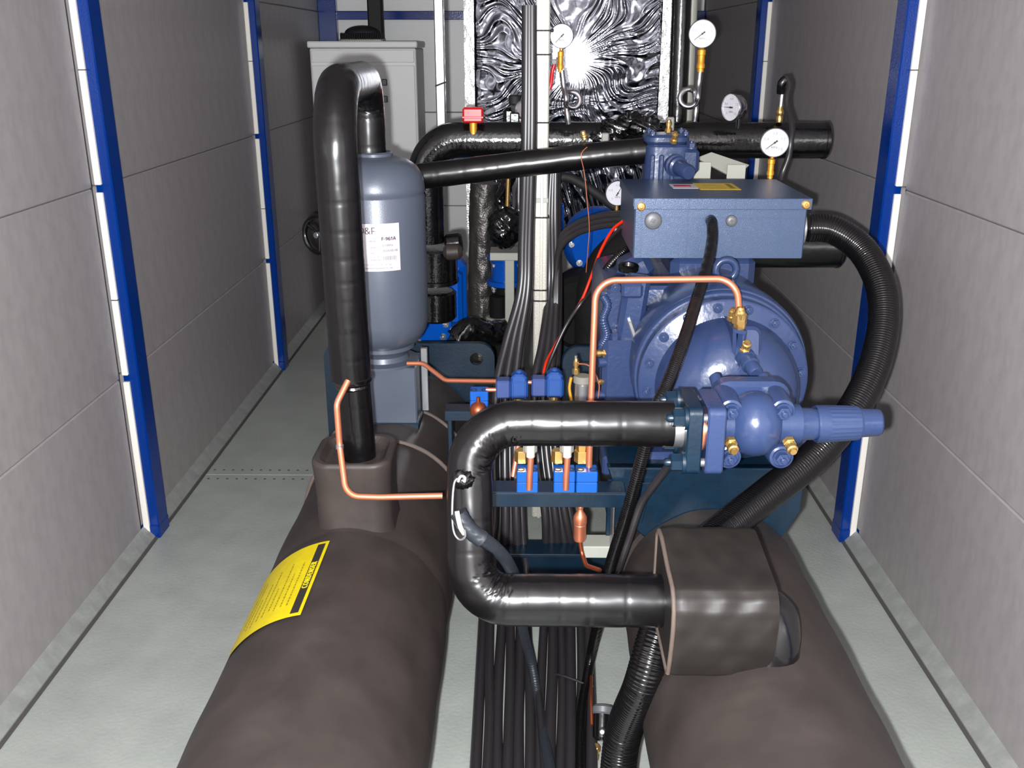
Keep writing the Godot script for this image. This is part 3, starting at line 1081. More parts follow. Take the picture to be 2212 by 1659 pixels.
	ey.sweep(bent([Vector3.ZERO, Vector3(0, 0.01, 0)], 0.1), 0.011, 12)
	ey = B.new()
	var loop := PackedVector3Array()
	var ec := at(1568, 583, 2.2)
	for k in 33:
		var a := TAU * k / 32
		loop.append(ec + Vector3(cos(a) * 0.0235, sin(a) * 0.0235, 0))
	ey.sweep(loop, 0.0085, 12, false)
	part(ey, "lifting_eye", M.paint, t)
	part(cyl(0.014, 0.03, ax(at(1568, 622, 2.2), Vector3.UP)), "lifting_eye_stem", M.paint, t)
	# feet
	part(boxed(Vector3(0.14, 0.05, 0.1), at(1360, 990, 2.14), 0.006), "foot", M.paint, t)
	part(boxed(Vector3(0.12, 0.045, 0.07), at(1445, 985, 2.06), 0.006), "foot", M.paint, t)
	part(boxed(Vector3(0.09, 0.05, 0.07), Vector3(0.64, 0.665, -2.1), 0.006), "foot", M.paint, t)

	# teal saddle the compressor stands on
	var sd2 := thing("steel_saddle", "dark teal steel saddle under the blue compressor", "support", Vector3(0.44, 0.53, -2.3))
	var sb := B.new()
	sb.prism(PackedVector2Array([Vector2(0.19, 0.654), Vector2(0.635, 0.654), Vector2(0.635, 0.55), Vector2(0.60, 0.48), Vector2(0.28, 0.48), Vector2(0.235, 0.52)]), -2.005, -1.975, Transform3D(), 0.003)
	part(sb, "front_plate", M.teal, sd2)
	part(boxed(Vector3(0.44, 0.012, 0.8), Vector3(0.415, 0.648, -2.38), 0.002), "top_plate", M.teal, sd2)
	part(boxed(Vector3(0.02, 0.13, 0.77), Vector3(0.62, 0.58, -2.39), 0.003), "side_plate", M.teal, sd2)
	part(boxed(Vector3(0.02, 0.13, 0.77), Vector3(0.24, 0.58, -2.39), 0.003), "side_plate", M.teal, sd2)
	var gp := B.new()
	gp.prism(PackedVector2Array([Vector2(0, 0), Vector2(0.008, 0.1), Vector2(0.03, 0.1), Vector2(0.012, 0.0)]), -0.004, 0.004, mv(at(1375, 1128, 1.96)), 0.001)
	part(gp, "gusset", M.teal, sd2)

	# terminal box
	var b0 := at(1367, 557, 2.317)
	var b1 := at(1752, 430, 2.317)
	var bw := b1.x - b0.x
	var yb := b0.y
	var yt := b1.y
	var cxb := (b0.x + b1.x) / 2
	var tb := thing("terminal_box", "slate blue sheet metal terminal box on top of the compressor", "electrical box", Vector3(cxb, yb, -2.49))
	var body := B.new()
	body.prism(PackedVector2Array([Vector2(2.317, yb), Vector2(2.62, yb), Vector2(2.665, yb + 0.045), Vector2(2.665, yt - 0.002), Vector2(2.317, yt - 0.002)]), b0.x, b0.x + bw * 0.985, Transform3D(Basis(Vector3(0, 0, -1), Vector3.UP, Vector3.RIGHT), Vector3.ZERO), 0.003)
	part(body, "body", M.box_paint, tb)
	var lid := B.new()
	lid.box(Vector3(bw + 0.006, 0.003, 0.356), mv(Vector3(cxb, yt, -2.491)), 0.001)
	lid.box(Vector3(bw + 0.006, 0.026, 0.003), mv(Vector3(cxb, yt - 0.012, -2.3145)), 0.001)
	lid.box(Vector3(0.003, 0.02, 0.35), mv(Vector3(cxb - bw / 2 - 0.003, yt - 0.009, -2.491)), 0.001)
	lid.box(Vector3(0.003, 0.02, 0.35), mv(Vector3(cxb + bw / 2 + 0.003, yt - 0.009, -2.491)), 0.001)
	var lo := part(lid, "lid", M.box_paint, tb)
	for p in [[1385, 446], [1741, 442]]:
		var sc := B.new()
		sc.lathe([Vector2(0.0105, 0), Vector2(0.0105, 0.003), Vector2(0.0085, 0.0045), Vector2(0.0075, 0.0035), Vector2(0.004, 0.004), Vector2(0.003, 0.0055), Vector2(0, 0.0055)], ax(at(p[0], p[1], 2.313), Vector3(0, 0, 1)), 20)
		part(sc, "screw", M.brass, lo)
	for p in [[1411, 477, 0.0205], [1580, 477, 0.0135]]:
		var sc := B.new()
		var r: float = p[2]
		sc.lathe([Vector2(r * 1.04, 0), Vector2(r, 0.004), Vector2(r * 0.85, 0.0065), Vector2(r * 0.4, 0.008), Vector2(0, 0.0083)], ax(at(p[0], p[1], 2.315), Vector3(0, 0, 1)), 28)
		var kp := part(sc, "hole_plug", M.plug, tb)
		var mk := B.new()
		for k in 3:
			mk.box(Vector3(r * 0.5, 0.0009, 0.0012), Transform3D(Basis(Vector3.BACK, 0.9), at(p[0], p[1], 2.3065) + Vector3((k - 1) * r * 0.16, (k - 1) * -r * 0.06, 0)), 0.0002)
		part(mk, "embossing", M.joint, kp)
	var gl := B.new()
	gl.lathe([Vector2(0.04, -0.005), Vector2(0.04, 0.012), Vector2(0.045, 0.013), Vector2(0.045, 0.02), Vector2(0.038, 0.024)], ax(Vector3(cxb + bw / 2 - 0.002, at(1755, 490, 2.45).y, -2.43), Vector3.RIGHT), 28)
	part(gl, "cable_gland", M.steel, tb)
	var lidtop := func(u0: float, u1: float, v0: float, v1: float, lift: float) -> B:
		return boxed(Vector3(u1 - u0, 0.0006, v1 - v0), Vector3((u0 + u1) / 2, yt + 0.0018 + lift, -(v0 + v1) / 2), 0.0001)
	var ys := part(lidtop.call(b0.x + 0.18, b0.x + 0.284, 2.46, 2.58, 0.0004), "yellow_label", M.yellow_dull, tb)
	var yp := B.new()
	for k in 4:
		yp.box(Vector3(0.06 - 0.008 * k, 0.0004, 0.006), mv(Vector3(b0.x + 0.22, yt + 0.0027, -2.48 - k * 0.022)), 0.0001)
	yp.box(Vector3(0.012, 0.0004, 0.09), mv(Vector3(b0.x + 0.268, yt + 0.0027, -2.52)), 0.0001)
	part(yp, "label_print", M.ink_soft, ys)
	var ws := part(lidtop.call(b0.x + 0.115, b0.x + 0.185, 2.485, 2.565, 0.0), "white_label", M.paper, tb)
	var wp := B.new()
	wp.box(Vector3(0.045, 0.0004, 0.03), mv(Vector3(b0.x + 0.145, yt + 0.0024, -2.53)), 0.0001)
	part(wp, "label_print", M.red, ws)

	# copper equalising tube in front of the compressor
	var cu := thing("copper_tube", "copper tube arched in front of the compressor down to a brass nut", "tube", at(1279, 860, 1.93))
	part(tube(bent([at(1271, 1052, 1.93), at(1277, 860, 1.95), at(1287, 606, 1.98), at(1592, 602, 1.98), at(1597, 690, 1.935)], [0.3, 0.045, 0.045], 0.006), 0.0072, 18), "tube", M.copper, cu)
	var nut := B.new()
	nut.prism(hexagon(0.0155), 0.0, 0.022, Transform3D(Basis(Vector3.RIGHT, -PI / 2), at(1597, 700, 1.93)), 0.002)
	nut.lathe([Vector2(0.014, 0.02), Vector2(0.009, 0.032), Vector2(0.0075, 0.036)], mv(at(1597, 700, 1.93)), 18)
	part(nut, "flare_nut", M.brass, cu)


# ---------------------------------------------------------------- stop valve on the compressor outlet
func stop_valve() -> void:
	var c := at(1617, 915, 1.62)
	var t := thing("stop_valve", "slate blue bulbous shut-off valve with a ribbed spindle cap", "valve", Vector3(c.x, c.y - 0.06, c.z))
	var k := 1.0 / 1180.0
	var b := B.new()
	var rows := []
	for i in 26:          # bulbous body
		var u := PI * i / 25.0
		var row := PackedVector3Array()
		for j in 44:
			var a := TAU * j / 44
			row.append(c + Vector3(0.01 + cos(a) * sin(u) * 0.053, cos(u) * 0.06, sin(a) * sin(u) * 0.058))
		rows.append(row)
	b.auto_grid(rows, true, Vector3.ZERO)
	b.lathe([Vector2(0.036, -0.07), Vector2(0.035, 0.0), Vector2(0.036, 0.09)], ax(c, Vector3.RIGHT), 36)
	var body := part(b, "body", M.paint, t)
	var mf := B.new()
	mf.prism(round_rect(0.142, 0.145, 0.03), -0.022, 0.022, mv(c + Vector3(0.013, -0.008, -0.062)), 0.008)
	part(mf, "mounting_flange", M.paint, t)
	for p in [[1578, 887], [1690, 887], [1574, 986], [1687, 986]]:
		var q := at(p[0], p[1], 1.6)
		var lg := B.new()
		lg.lathe([Vector2(0.026, -0.07), Vector2(0.0235, -0.004), Vector2(0.0215, 0.004), Vector2(0.0175, 0.0055), Vector2(0.0175, 0.002), Vector2(0.0, 0.002)], ax(q, Vector3(0, 0, 1)), 26)
		part(lg, "lug", M.paint, body)
		bolt(body, q + Vector3(0, 0, 0.001), Vector3(0.05, -0.1, 1), 0.0115, 0.017, M.paint)
	for p in [[1556, 852], [1662, 852]]:
		part(cyl(0.011, 0.05, ax(at(p[0], p[1], 1.69), Vector3(-0.1, 0.5, -1)), 16, 0.004), "dowel", M.paint, body)
	for p in [[1577, 958], [1703, 958]]:
		fitting(t, at(p[0], p[1] - 6, 1.572), Vector3(0.05, -0.25, 1), 0.0115, 0.034)
	# blue square flange, teal counter flange, bright pipe between
	var fp := round_rect(0.118, 0.125, 0.012)
	var fx := at(1533, 935, 1.6)
	var side := Transform3D(Basis(Vector3(0, 0, -1), Vector3.UP, Vector3.RIGHT), Vector3(0, 0, 0))
	var fb := B.new()
	fb.prism(fp, -0.016, 0.016, Transform3D(side.basis, Vector3(fx.x, c.y - 0.006, -1.6)), 0.003)
	part(fb, "square_flange", M.paint, t)
	var tf := thing("pipe_flange", "dark teal square flange with bolts on the end of the upper pipe", "flange", at(1487, 1000, 1.6))
	var tx := at(1488, 935, 1.6)
	var tb := B.new()
	tb.prism(fp, -0.014, 0.014, Transform3D(side.basis, Vector3(tx.x, c.y - 0.006, -1.6)), 0.003)
	part(tb, "plate", M.teal, tf)
	part(cyl(0.036, 0.05, ax(Vector3(tx.x - 0.05, c.y, -1.6), Vector3.RIGHT), 30), "pipe_stub", M.steel, tf)
	part(cyl(0.04, fx.x - tx.x, ax(Vector3(tx.x, c.y - 0.002, -1.6), Vector3.RIGHT), 30), "gasket_ring", M.copper, tf)
	for p in [[0.042, 0.046], [0.042, -0.046], [-0.042, 0.046], [-0.042, -0.046]]:
		var q := Vector3(tx.x - 0.013, c.y - 0.006 + p[0], -1.6 - p[1])
		bolt(tf, q, Vector3.LEFT, 0.0155, 0.03, M.teal)
		part(tube(bent([q, q + Vector3(fx.x - tx.x, 0, 0)], 0.1, 0.0008), corrugated(0.0085, 0.0032, 0.16), 12), "threaded_stud", M.steel, tf)
	# spindle and ribbed cap
	var y0 := c + Vector3(0.08, 0.0, 0)
	var sp := B.new()
	sp.lathe([Vector2(0.034, 0), Vector2(0.03, 0.006), Vector2(0.029, 0.042), Vector2(0, 0.042)], ax(y0, Vector3.RIGHT), 32)
	part(sp, "spindle_housing", M.paint, t)
	var rc := B.new()
	var x0 := ax(y0 + Vector3(0.04, 0, 0), Vector3(1, 0.03, 0))
	var rr := []
	for e in [[0.0, 0.034, 0.0], [0.004, 0.0345, 0.0], [0.02, 0.0342, 0.0], [0.022, 0.034, 1.0], [0.055, 0.0325, 1.0], [0.075, 0.0315, 0.6], [0.078, 0.03, 0.0], [0.082, 0.0265, 0.0], [0.113, 0.0245, 0.0], [0.118, 0.022, 0.0], [0.119, 0.0005, 0.0]]:
		var row := PackedVector3Array()
		for j in 72:
			var a := TAU * j / 72
			var r: float = e[1] - e[2] * 0.0014 * (1.0 if j % 3 == 0 else 0.0)
			row.append(x0 * Vector3(cos(a) * r, e[0], sin(a) * r))
		rr.append(row)
	rc.auto_grid(rr, true, Vector3.ZERO)
	part(rc, "ribbed_cap", M.paint, t)


# ---------------------------------------------------------------- black pipes behind
func suction_pipes() -> void:
	var t := thing("insulated_pipe", "black wrapped pipe rising gently from the tank side to the upper blue valve", "pipe", at(900, 382, 2.6))
	part(tube(bent([at(885, 384, 2.74), at(1255, 339, 2.74), at(1400, 325, 2.74)], [0.4], 0.006), tape(0.0355, 0.06, 2.2, 1.0), 30), "tape_wrap", M.tape, t)
	var h := thing("header_pipe", "thick black wrapped header pipe crossing behind the gauges", "pipe", at(1400, 305, 3.1))
	var hy := at(1600, 303, 3.1).y
	var lx := at(921, 450, 3.1).x
	var rx := at(1783, 300, 3.1).x
	part(tube(bent([Vector3(lx, 0.95, -3.1), Vector3(lx, hy, -3.1), Vector3(rx, hy, -3.1)], [0.11], 0.008), tape(0.055, 0.11, 5.0, 0.6), 36), "wrapping", M.black_film, h)
	part(cyl(0.0575, 0.018, ax(Vector3(rx - 0.012, hy, -3.1), Vector3.RIGHT), 36, 0.004), "end_cap", M.black_gloss, h)
	var l := thing("header_pipe", "black wrapped pipe end showing below the terminal box on the right", "pipe", at(1700, 540, 2.95))
	var ly := at(1700, 533, 2.95).y
	var le := at(1812, 535, 2.95).x
	part(tube(bent([Vector3(0.45, ly, -2.95), Vector3(le, ly, -2.95)], 0.1, 0.01), tape(0.064, 0.2, 3.0), 36), "wrapping", M.black_gloss, l)
	part(cyl(0.066, 0.02, ax(Vector3(le - 0.014, ly, -2.95), Vector3.RIGHT), 36, 0.006), "end_cap", M.black_gloss, l)
	part(boxed(Vector3(0.05, ly - 0.06, 0.05), Vector3(0.56, (ly - 0.06) / 2, -2.97), 0.003), "support_leg", M.teal, l)
	# valve at the right end of the rising pipe
	var c := at(1438, 345, 2.74)
	var v := thing("suction_valve", "slate blue cast valve with a round spindle standing behind the terminal box", "valve", c - Vector3(0, 0.09, 0))
	var b := B.new()
	b.prism(round_rect(0.125, 0.115, 0.03), -0.09, 0.045, Transform3D(Basis(Vector3.RIGHT, -PI / 2), c), 0.006)
	var body := part(b, "body", M.paint, v)
	var cap := B.new()
	cap.prism(round_rect(0.125, 0.11, 0.035), 0.045, 0.072, Transform3D(Basis(Vector3.RIGHT, -PI / 2), c + Vector3(-0.004, 0, 0)), 0.008)
	part(cap, "bonnet", M.paint, v)
	part(boxed(Vector3(0.05, 0.07, 0.07), c + Vector3(0.06, 0.0, 0.02), 0.01), "side_flange", M.paint, v)
	for p in [[-0.045, 0.04], [0.045, 0.04], [-0.045, -0.04], [0.045, -0.04]]:
		bolt(body, c + Vector3(p[0], 0.07, p[1]), Vector3.UP, 0.009, 0.012, M.paint)
	bolt(body, c + Vector3(0.062, 0.035, 0.045), Vector3.UP, 0.012, 0.018, M.paint)
	for x in [-0.045, -0.02, 0.01]:
		part(boxed(Vector3(0.014, 0.1, 0.012), c + Vector3(x, -0.03, 0.058), 0.005), "rib", M.paint, body)
	var sp := B.new()
	sp.lathe([Vector2(0.026, 0), Vector2(0.03, 0.012), Vector2(0.03, 0.02), Vector2(0.025, 0.022), Vector2(0.027, 0.03), Vector2(0.027, 0.036), Vector2(0.021, 0.04), Vector2(0.0195, 0.095), Vector2(0.017, 0.098), Vector2(0.0, 0.098)], ax(c + Vector3(0.012, -0.005, 0.05), Vector3(0.35, -0.16, 1)), 28)
	part(sp, "spindle", M.paint, v)
	fitting(v, c + Vector3(0.0, 0.075, 0.02), Vector3(0, 1, 0.1), 0.009, 0.034)
	fitting(v, c + Vector3(0.01, 0.052, 0.06), Vector3(0.05, 0.9, 0.5), 0.011, 0.034)
	# galvanised brackets right of it
	var g := thing("pipe_bracket", "pale galvanised angle bracket under the thick header pipe", "bracket", at(1560, 365, 2.95))
	var gp := B.new()
	var g0 := at(1505, 342, 2.95)
	gp.prism(PackedVector2Array([Vector2(0, 0), Vector2(0.045, 0.02), Vector2(0.155, -0.025), Vector2(0.12, -0.06), Vector2(0.1, -0.065)]), -0.004, 0.004, Transform3D(Basis(Vector3.RIGHT, -0.7), g0), 0.001)
	part(gp, "plate", M.pale_steel, g)
	part(boxed(Vector3(0.055, 0.045, 0.006), at(1590, 372, 2.9), 0.001), "upright", M.pale_steel, g)
	part(boxed(Vector3(0.05, 0.06, 0.006), at(1517, 372, 2.93), 0.001), "upright", M.pale_steel, g)
	part(boxed(Vector3(0.03, 1.12, 0.03), Vector3(at(1560, 372, 2.95).x, 0.56, -2.96), 0.002), "support_leg", M.pale_steel, g)
	# matte insulated elbow behind the compressor
	var e := thing("insulated_pipe", "fat matte black foam elbow behind the left flank of the compressor", "pipe", at(1290, 700, 2.85))
	part(tube(spline([at(1400, 520, 2.8), at(1340, 545, 2.85), at(1302, 590, 2.9), at(1285, 660, 2.92), at(1283, 800, 2.92)], 0.012), func(s: float, a: float, _k: float, _i: float) -> float: return 0.062 + 0.0015 * noise.get_noise_3d(cos(a) * 4.0, sin(a) * 4.0, s * 20.0), 26), "foam_cover", M.foam_dark, e)


# ---------------------------------------------------------------- the C-shaped pipe in front
func foreground_pipe() -> void:
	var y_up := at(1300, 915, 1.6).y
	var y_lo := at(1300, 1297, 1.5).y
	var xl_up := at(1014, 1000, 1.59).x
	var xl_lo := at(1017, 1250, 1.51).x
	var t := thing("insulated_pipe", "C-shaped shiny black tape-wrapped pipe in the foreground", "pipe", Vector3(xl_lo, y_lo, -1.5))
	var up := bent([Vector3(at(1452, 915, 1.6).x, y_up, -1.6), Vector3(xl_up, y_up, -1.6), Vector3(xl_lo, y_lo, -1.5), Vector3(at(1475, 1297, 1.5).x, y_lo, -1.5)], [0.085, 0.07], 0.004)
	var lap := tape(0.0405, 0.058, 0.9, 1.9)
	part(tube(up, func(s: float, a: float, k: float, i: float) -> float: return lap.call(s, a, k, i) + 0.006 * smoothstep(0.42, 0.75, s), 48), "tape_wrap", M.tape, t)
	# sensor pocket, steel wire and white loop strapped on the leg
	var s := thing("sensor_probe", "grey sensor probe with a white wire loop taped to the C-shaped pipe", "sensor", at(1005, 1140, 1.47))
	var pc := at(998, 1118, 1.49)
	part(tube(spline([at(990, 1108, 1.478), at(1010, 1140, 1.475), at(1042, 1166, 1.475)], 0.004), func(q: float, a: float, _k: float, _i: float) -> float: return 0.015 + 0.0012 * noise.get_noise_3d(cos(a) * 3.0, sin(a) * 3.0, q * 90.0), 20), "pocket", M.grey_hose, s)
	part(tube(spline([at(987, 1104, 1.462), at(990, 1120, 1.458), at(995, 1140, 1.457), at(1003, 1153, 1.458)], 0.003), 0.0042, 14), "white_wire", M.white_plastic, s)
	part(tube(spline([at(1000, 1035, 1.52), at(985, 1036, 1.515), at(979, 1060, 1.51), at(977, 1110, 1.49), at(981, 1150, 1.47), at(994, 1166, 1.46), at(1005, 1158, 1.455), at(1003, 1143, 1.455)], 0.004), 0.0022, 10), "steel_wire", M.steel, s)
	var k := B.new()
	var rows := []
	var kc := at(1000, 1036, 1.528)
	for i in 15:
		var u := PI * i / 14.0
		var row := PackedVector3Array()
		for j in 28:
			var a := TAU * j / 28
			var r := 0.019 * sin(u) * (1.0 + 0.35 * noise.get_noise_3d(cos(a) * 2.0, sin(a) * 2.0, i * 0.6))
			row.append(kc + Vector3(cos(a) * r, sin(a) * r * 0.85, 0.017 * cos(u)))
		rows.append(row)
	k.auto_grid(rows, true, Vector3.ZERO)
	part(k, "taped_knot", M.black_film, s)
	part(tube(spline([at(990, 1040, 1.508), at(995, 1029, 1.505), at(1004, 1031, 1.505), at(1003, 1041, 1.505)], 0.003), 0.0025, 8), "white_tail", M.white_plastic, s)
	var h := thing("ribbed_hose", "short grey ribbed hose running down from the sensor probe behind the lower pipe", "hose", at(1090, 1210, 1.55))
	part(tube(spline([at(1038, 1160, 1.48), at(1072, 1186, 1.53), at(1098, 1218, 1.6), at(1115, 1262, 1.75), at(1130, 1360, 1.95), at(1150, 1440, 2.05), at(1170, 1560, 1.9), at(1195, 1700, 1.6)], 0.0012), corrugated(0.0125, 0.005, 0.1), 14), "hose", M.grey_hose, h)


# ---------------------------------------------------------------- valve rack between the vessels
func pipe_clamp(p: Vector3, w: float, label: String) -> Node3D:
	var t := thing("pipe_clamp", label, "clamp", p, "blue plastic pipe clamps")
	var k := w / 0.05
	part(boxed(Vector3(w, 0.026 * k, 0.042), p + Vector3(0, 0.013 * k, 0), 0.002), "lower_half", M.plastic_blue, t)
	var up := B.new()
	up.box(Vector3(w, 0.026 * k, 0.042), mv(p + Vector3(0, 0.04 * k, 0)), 0.002)
	var top := part(up, "upper_half", M.plastic_blue, t)
	for s in [-1.0, 1.0]:
		var b := B.new()
		b.lathe([Vector2(0.0085, 0), Vector2(0.0085, 0.0008), Vector2(0.006, 0.0008), Vector2(0.006, -0.004), Vector2(0, -0.004)], ax(p + Vector3(s * w * 0.3, 0.0531 * k, 0.006), Vector3.UP), 16)
		part(b, "screw_well", M.ink, top)
	return t


func solenoid(p: Vector3, label: String) -> void:
	var t := thing("solenoid_valve", label, "solenoid", p, "blue solenoid coils")
	var b := B.new()
	b.box(Vector3(0.045, 0.05, 0.046), mv(p + Vector3(0.022, 0.028, 0)), 0.006)
	part(b, "coil", M.coil_blue, t)
	var c := B.new()
	c.prism(PackedVector2Array([Vector2(-0.019, 0), Vector2(-0.019, 0.012), Vector2(-0.01, 0.02), Vector2(0.01, 0.02), Vector2(0.019, 0.012), Vector2(0.019, 0)]), -0.02, 0.02, mv(p + Vector3(0.022, 0.048, 0)), 0.004)
	part(c, "coil_cap", M.coil_blue, t)
	part(cyl(0.009, 0.008, ax(p + Vector3(0.022, 0.066, 0), Vector3.UP), 18, 0.003), "cap_nut", M.coil_blue, t)
	part(boxed(Vector3(0.036, 0.046, 0.04), p + Vector3(-0.017, 0.03, 0.006), 0.004), "plug", M.coil_plug, t)
	for x in [0.006, 0.038]:
		part(boxed(Vector3(0.004, 0.044, 0.004), p + Vector3(x, 0.028, 0.024), 0.001), "rib", M.coil_blue, t)
	part(cyl(0.017, 0.035, ax(p + Vector3(0.022, -0.03, 0), Vector3.UP), 20), "brass_body", M.brass, t)


func manifold() -> void:
	var y0 := at(1200, 1053, 1.93).y
	var t := thing("valve_rack", "dark teal angle steel rack spanning between the two vessels", "rack", Vector3(0.02, 0.45, -2.05))
	var xa := at(1000, 1053, 1.93).x
	var xb := at(1350, 1053, 1.93).x
	part(boxed(Vector3(xb - xa, 0.006, 0.06), Vector3((xa + xb) / 2, y0 - 0.003, -1.935), 0.001), "front_shelf", M.teal, t)
	part(boxed(Vector3(xb - xa, 0.032, 0.006), Vector3((xa + xb) / 2, y0 - 0.019, -1.905), 0.001), "front_lip", M.teal, t)
	var y1 := at(1000, 882, 2.27).y
	var xc := at(962, 882, 2.27).x
	part(boxed(Vector3(0.32, 0.006, 0.055), Vector3(xc + 0.16, y1 - 0.003, -2.275), 0.001), "rear_shelf", M.teal, t)
	part(boxed(Vector3(0.32, 0.022, 0.005), Vector3(xc + 0.16, y1 - 0.014, -2.248), 0.001), "rear_lip", M.teal, t)
	part(boxed(Vector3(0.012, 0.16, 0.04), Vector3(xc + 0.012, y1 - 0.09, -2.27), 0.002), "leg", M.teal, t)
	part(boxed(Vector3(0.004, 0.14, 0.05), Vector3(at(1324, 1120, 1.95).x, y0 - 0.1, -1.96), 0.001), "leg", M.steel, t)
	part(boxed(Vector3(0.09, 0.15, 0.012), Vector3(at(1350, 1130, 2.03).x, y0 - 0.1, -2.03), 0.002), "back_plate", M.teal, t)
	part(boxed(Vector3(0.075, 0.03, 0.06), Vector3(at(1292, 1180, 2.0).x, at(1292, 1180, 2.0).y, -2.0), 0.002), "drier_tray", M.pale_steel, t)
	# skid crossbeam low between the vessels
	var sk := thing("skid_beam", "dark teal crossbeam low on the floor between the vessels", "beam", Vector3(0.05, 0, -2.5))
	var ys := on_floor(1200, 1200, 0.13)
	part(boxed(Vector3(0.42, 0.012, 0.09), Vector3(0.05, 0.13, ys.z - 0.04), 0.002), "top_flange", M.teal, sk)
	part(boxed(Vector3(0.42, 0.13, 0.008), Vector3(0.05, 0.065, ys.z - 0.06), 0.002), "web", M.teal, sk)
	part(boxed(Vector3(0.42, 0.01, 0.1), Vector3(0.05, 0.006, ys.z - 0.04), 0.002), "bottom_flange", M.pale_steel, sk)
	# clamps
	var wps := 0.047
	pipe_clamp(at(1139, 1056, 1.925), wps, "blue pipe clamp standing alone on the front shelf beside the C-shaped pipe")
	pipe_clamp(at(1218, 1056, 1.925), wps, "blue pipe clamp in the middle of the front shelf, touching its neighbour")
	pipe_clamp(at(1266, 1056, 1.925), wps, "blue pipe clamp at the end of the front shelf holding the tall copper tube")
	pipe_clamp(at(1036, 880, 2.265), 0.046, "blue pipe clamp on the rear shelf behind the round copper stub")
	solenoid(at(1102, 860, 2.24), "blue solenoid coil nearest the grey tank, above the C-shaped pipe")
	solenoid(at(1178, 856, 2.24), "blue solenoid coil nearest the compressor, above the C-shaped pipe")
	# copper pieces
	var caps := thing("copper_stub", "round copper stub end in front of the rear blue pipe clamp", "pipe stub", at(1033, 880, 2.2))
	var cb := B.new()
	var cp := at(1033, 878, 2.19)
	cb.lathe([Vector2(0.0, -0.02), Vector2(0.02, -0.018), Vector2(0.021, -0.006), Vector2(0.017, 0.004), Vector2(0.008, 0.01), Vector2(0.0045, 0.012), Vector2(0.0045, 0.024), Vector2(0, 0.024)], mv(cp), 22)
	part(cb, "cap", M.copper_dark, caps)
	var lk := thing("copper_tube", "short copper stub joining the rear clamp to the first coil", "tube", at(1062, 842, 2.26))
	part(tube(bent([at(1050, 842, 2.26), at(1082, 842, 2.26)], 0.1, 0.01), 0.0055, 12), "tube", M.copper, lk)
	var lk2 := thing("copper_tube", "short copper stub between the two blue coils", "tube", at(1143, 826, 2.26))
	part(tube(bent([at(1128, 826, 2.26), at(1158, 826, 2.26)], 0.1, 0.01), 0.0055, 12), "tube", M.copper, lk2)
	for e in [[1143, 1222, "left"], [1222, 1222, "mid"]]:
		var x: float = e[0]
		var o := thing("copper_tube", "copper stub with a white collar dropping onto the lone clamp" if e[2] == "left" else "copper stub with a white collar dropping onto the middle clamp", "tube", at(x, 1020, 1.88))
		part(tube(bent([at(x + 4, 985, 1.89), at(x + 1, 1030, 1.885), at(x, 1057, 1.885)], 0.06, 0.005), 0.0068, 16), "tube", M.copper, o)
		part(cyl(0.0095, 0.03, ax(at(x + 3, 988, 1.89), Vector3.UP), 18), "collar", M.white_plastic, o)
		part(boxed(Vector3(0.03, 0.035, 0.03), at(x + 2, 960, 1.9), 0.005), "connector", M.grey_plastic, o)
		var nb := B.new()
		nb.prism(hexagon(0.016), 0, 0.03, Transform3D(Basis(Vector3.RIGHT, -PI / 2), at(x - 16, 998, 1.95)), 0.002)
		part(nb, "brass_nut", M.brass, o)
	var bn := thing("brass_union", "square-sided brass union rising from the end clamp of the front shelf", "union", at(1256, 995, 1.95))
	var ub := B.new()
	ub.prism(hexagon(0.017), 0.0, 0.03, Transform3D(Basis(Vector3.RIGHT, -PI / 2), at(1256, 998, 1.95)), 0.002)
	ub.prism(hexagon(0.0145), 0.03, 0.075, Transform3D(Basis(Vector3.RIGHT, -PI / 2), at(1256, 998, 1.95)), 0.002)
	part(ub, "union", M.brass, bn)
	var rt := thing("copper_tube", "slanting copper tube behind the lone clamp on the front shelf", "tube", at(1110, 1020, 2.02))
	part(tube(bent([at(1108, 1030, 2.0), at(1116, 985, 2.02), at(1122, 940, 2.05)], 0.05, 0.006), 0.006, 14), "tube", M.copper, rt)
	# filter drier
	var d := thing("filter_drier", "small copper filter drier hanging under the front shelf", "drier", at(1252, 1165, 1.95))
	var db := B.new()
	var dc := at(1252, 1165, 1.95)
	db.lathe([Vector2(0.0, -0.004), Vector2(0.0125, -0.002), Vector2(0.0145, 0.004), Vector2(0.0145, 0.038), Vector2(0.015, 0.039), Vector2(0.0145, 0.04), Vector2(0.016, 0.045), Vector2(0.0155, 0.058), Vector2(0.0115, 0.066), Vector2(0.007, 0.072), Vector2(0.006, 0.078), Vector2(0.0075, 0.08), Vector2(0.0075, 0.085), Vector2(0.006, 0.087), Vector2(0.0058, 0.12)], mv(dc), 26)
	part(db, "body", M.copper, d)
	part(tube(bent([dc, at(1257, 1195, 1.95), at(1266, 1222, 1.92), at(1296, 1232, 1.88)], 0.02, 0.004), 0.005, 12), "capillary", M.copper_dark, d)
	# pressure switch by the compressor flank
	var ps := thing("pressure_controller", "small grey pressure controller with a brass stem beside the compressor flank", "controller", at(1262, 850, 2.2))
	part(cyl(0.02, 0.045, ax(at(1258, 865, 2.2), Vector3.UP), 24), "body", M.steel, ps)
	part(cyl(0.0225, 0.02, ax(at(1258, 828, 2.2), Vector3.UP), 24, 0.004), "cap", M.grey_plastic, ps)
	part(boxed(Vector3(0.022, 0.018, 0.02), at(1282, 818, 2.2), 0.004), "side_port", M.plug, ps)
	fitting(ps, at(1244, 808, 2.2), Vector3.UP, 0.009, 0.04, "brass_stem")
	part(tube(bent([at(1244, 780, 2.2), at(1244, 768, 2.2)], 0.1, 0.004), 0.004, 10), "pin", M.steel, ps)
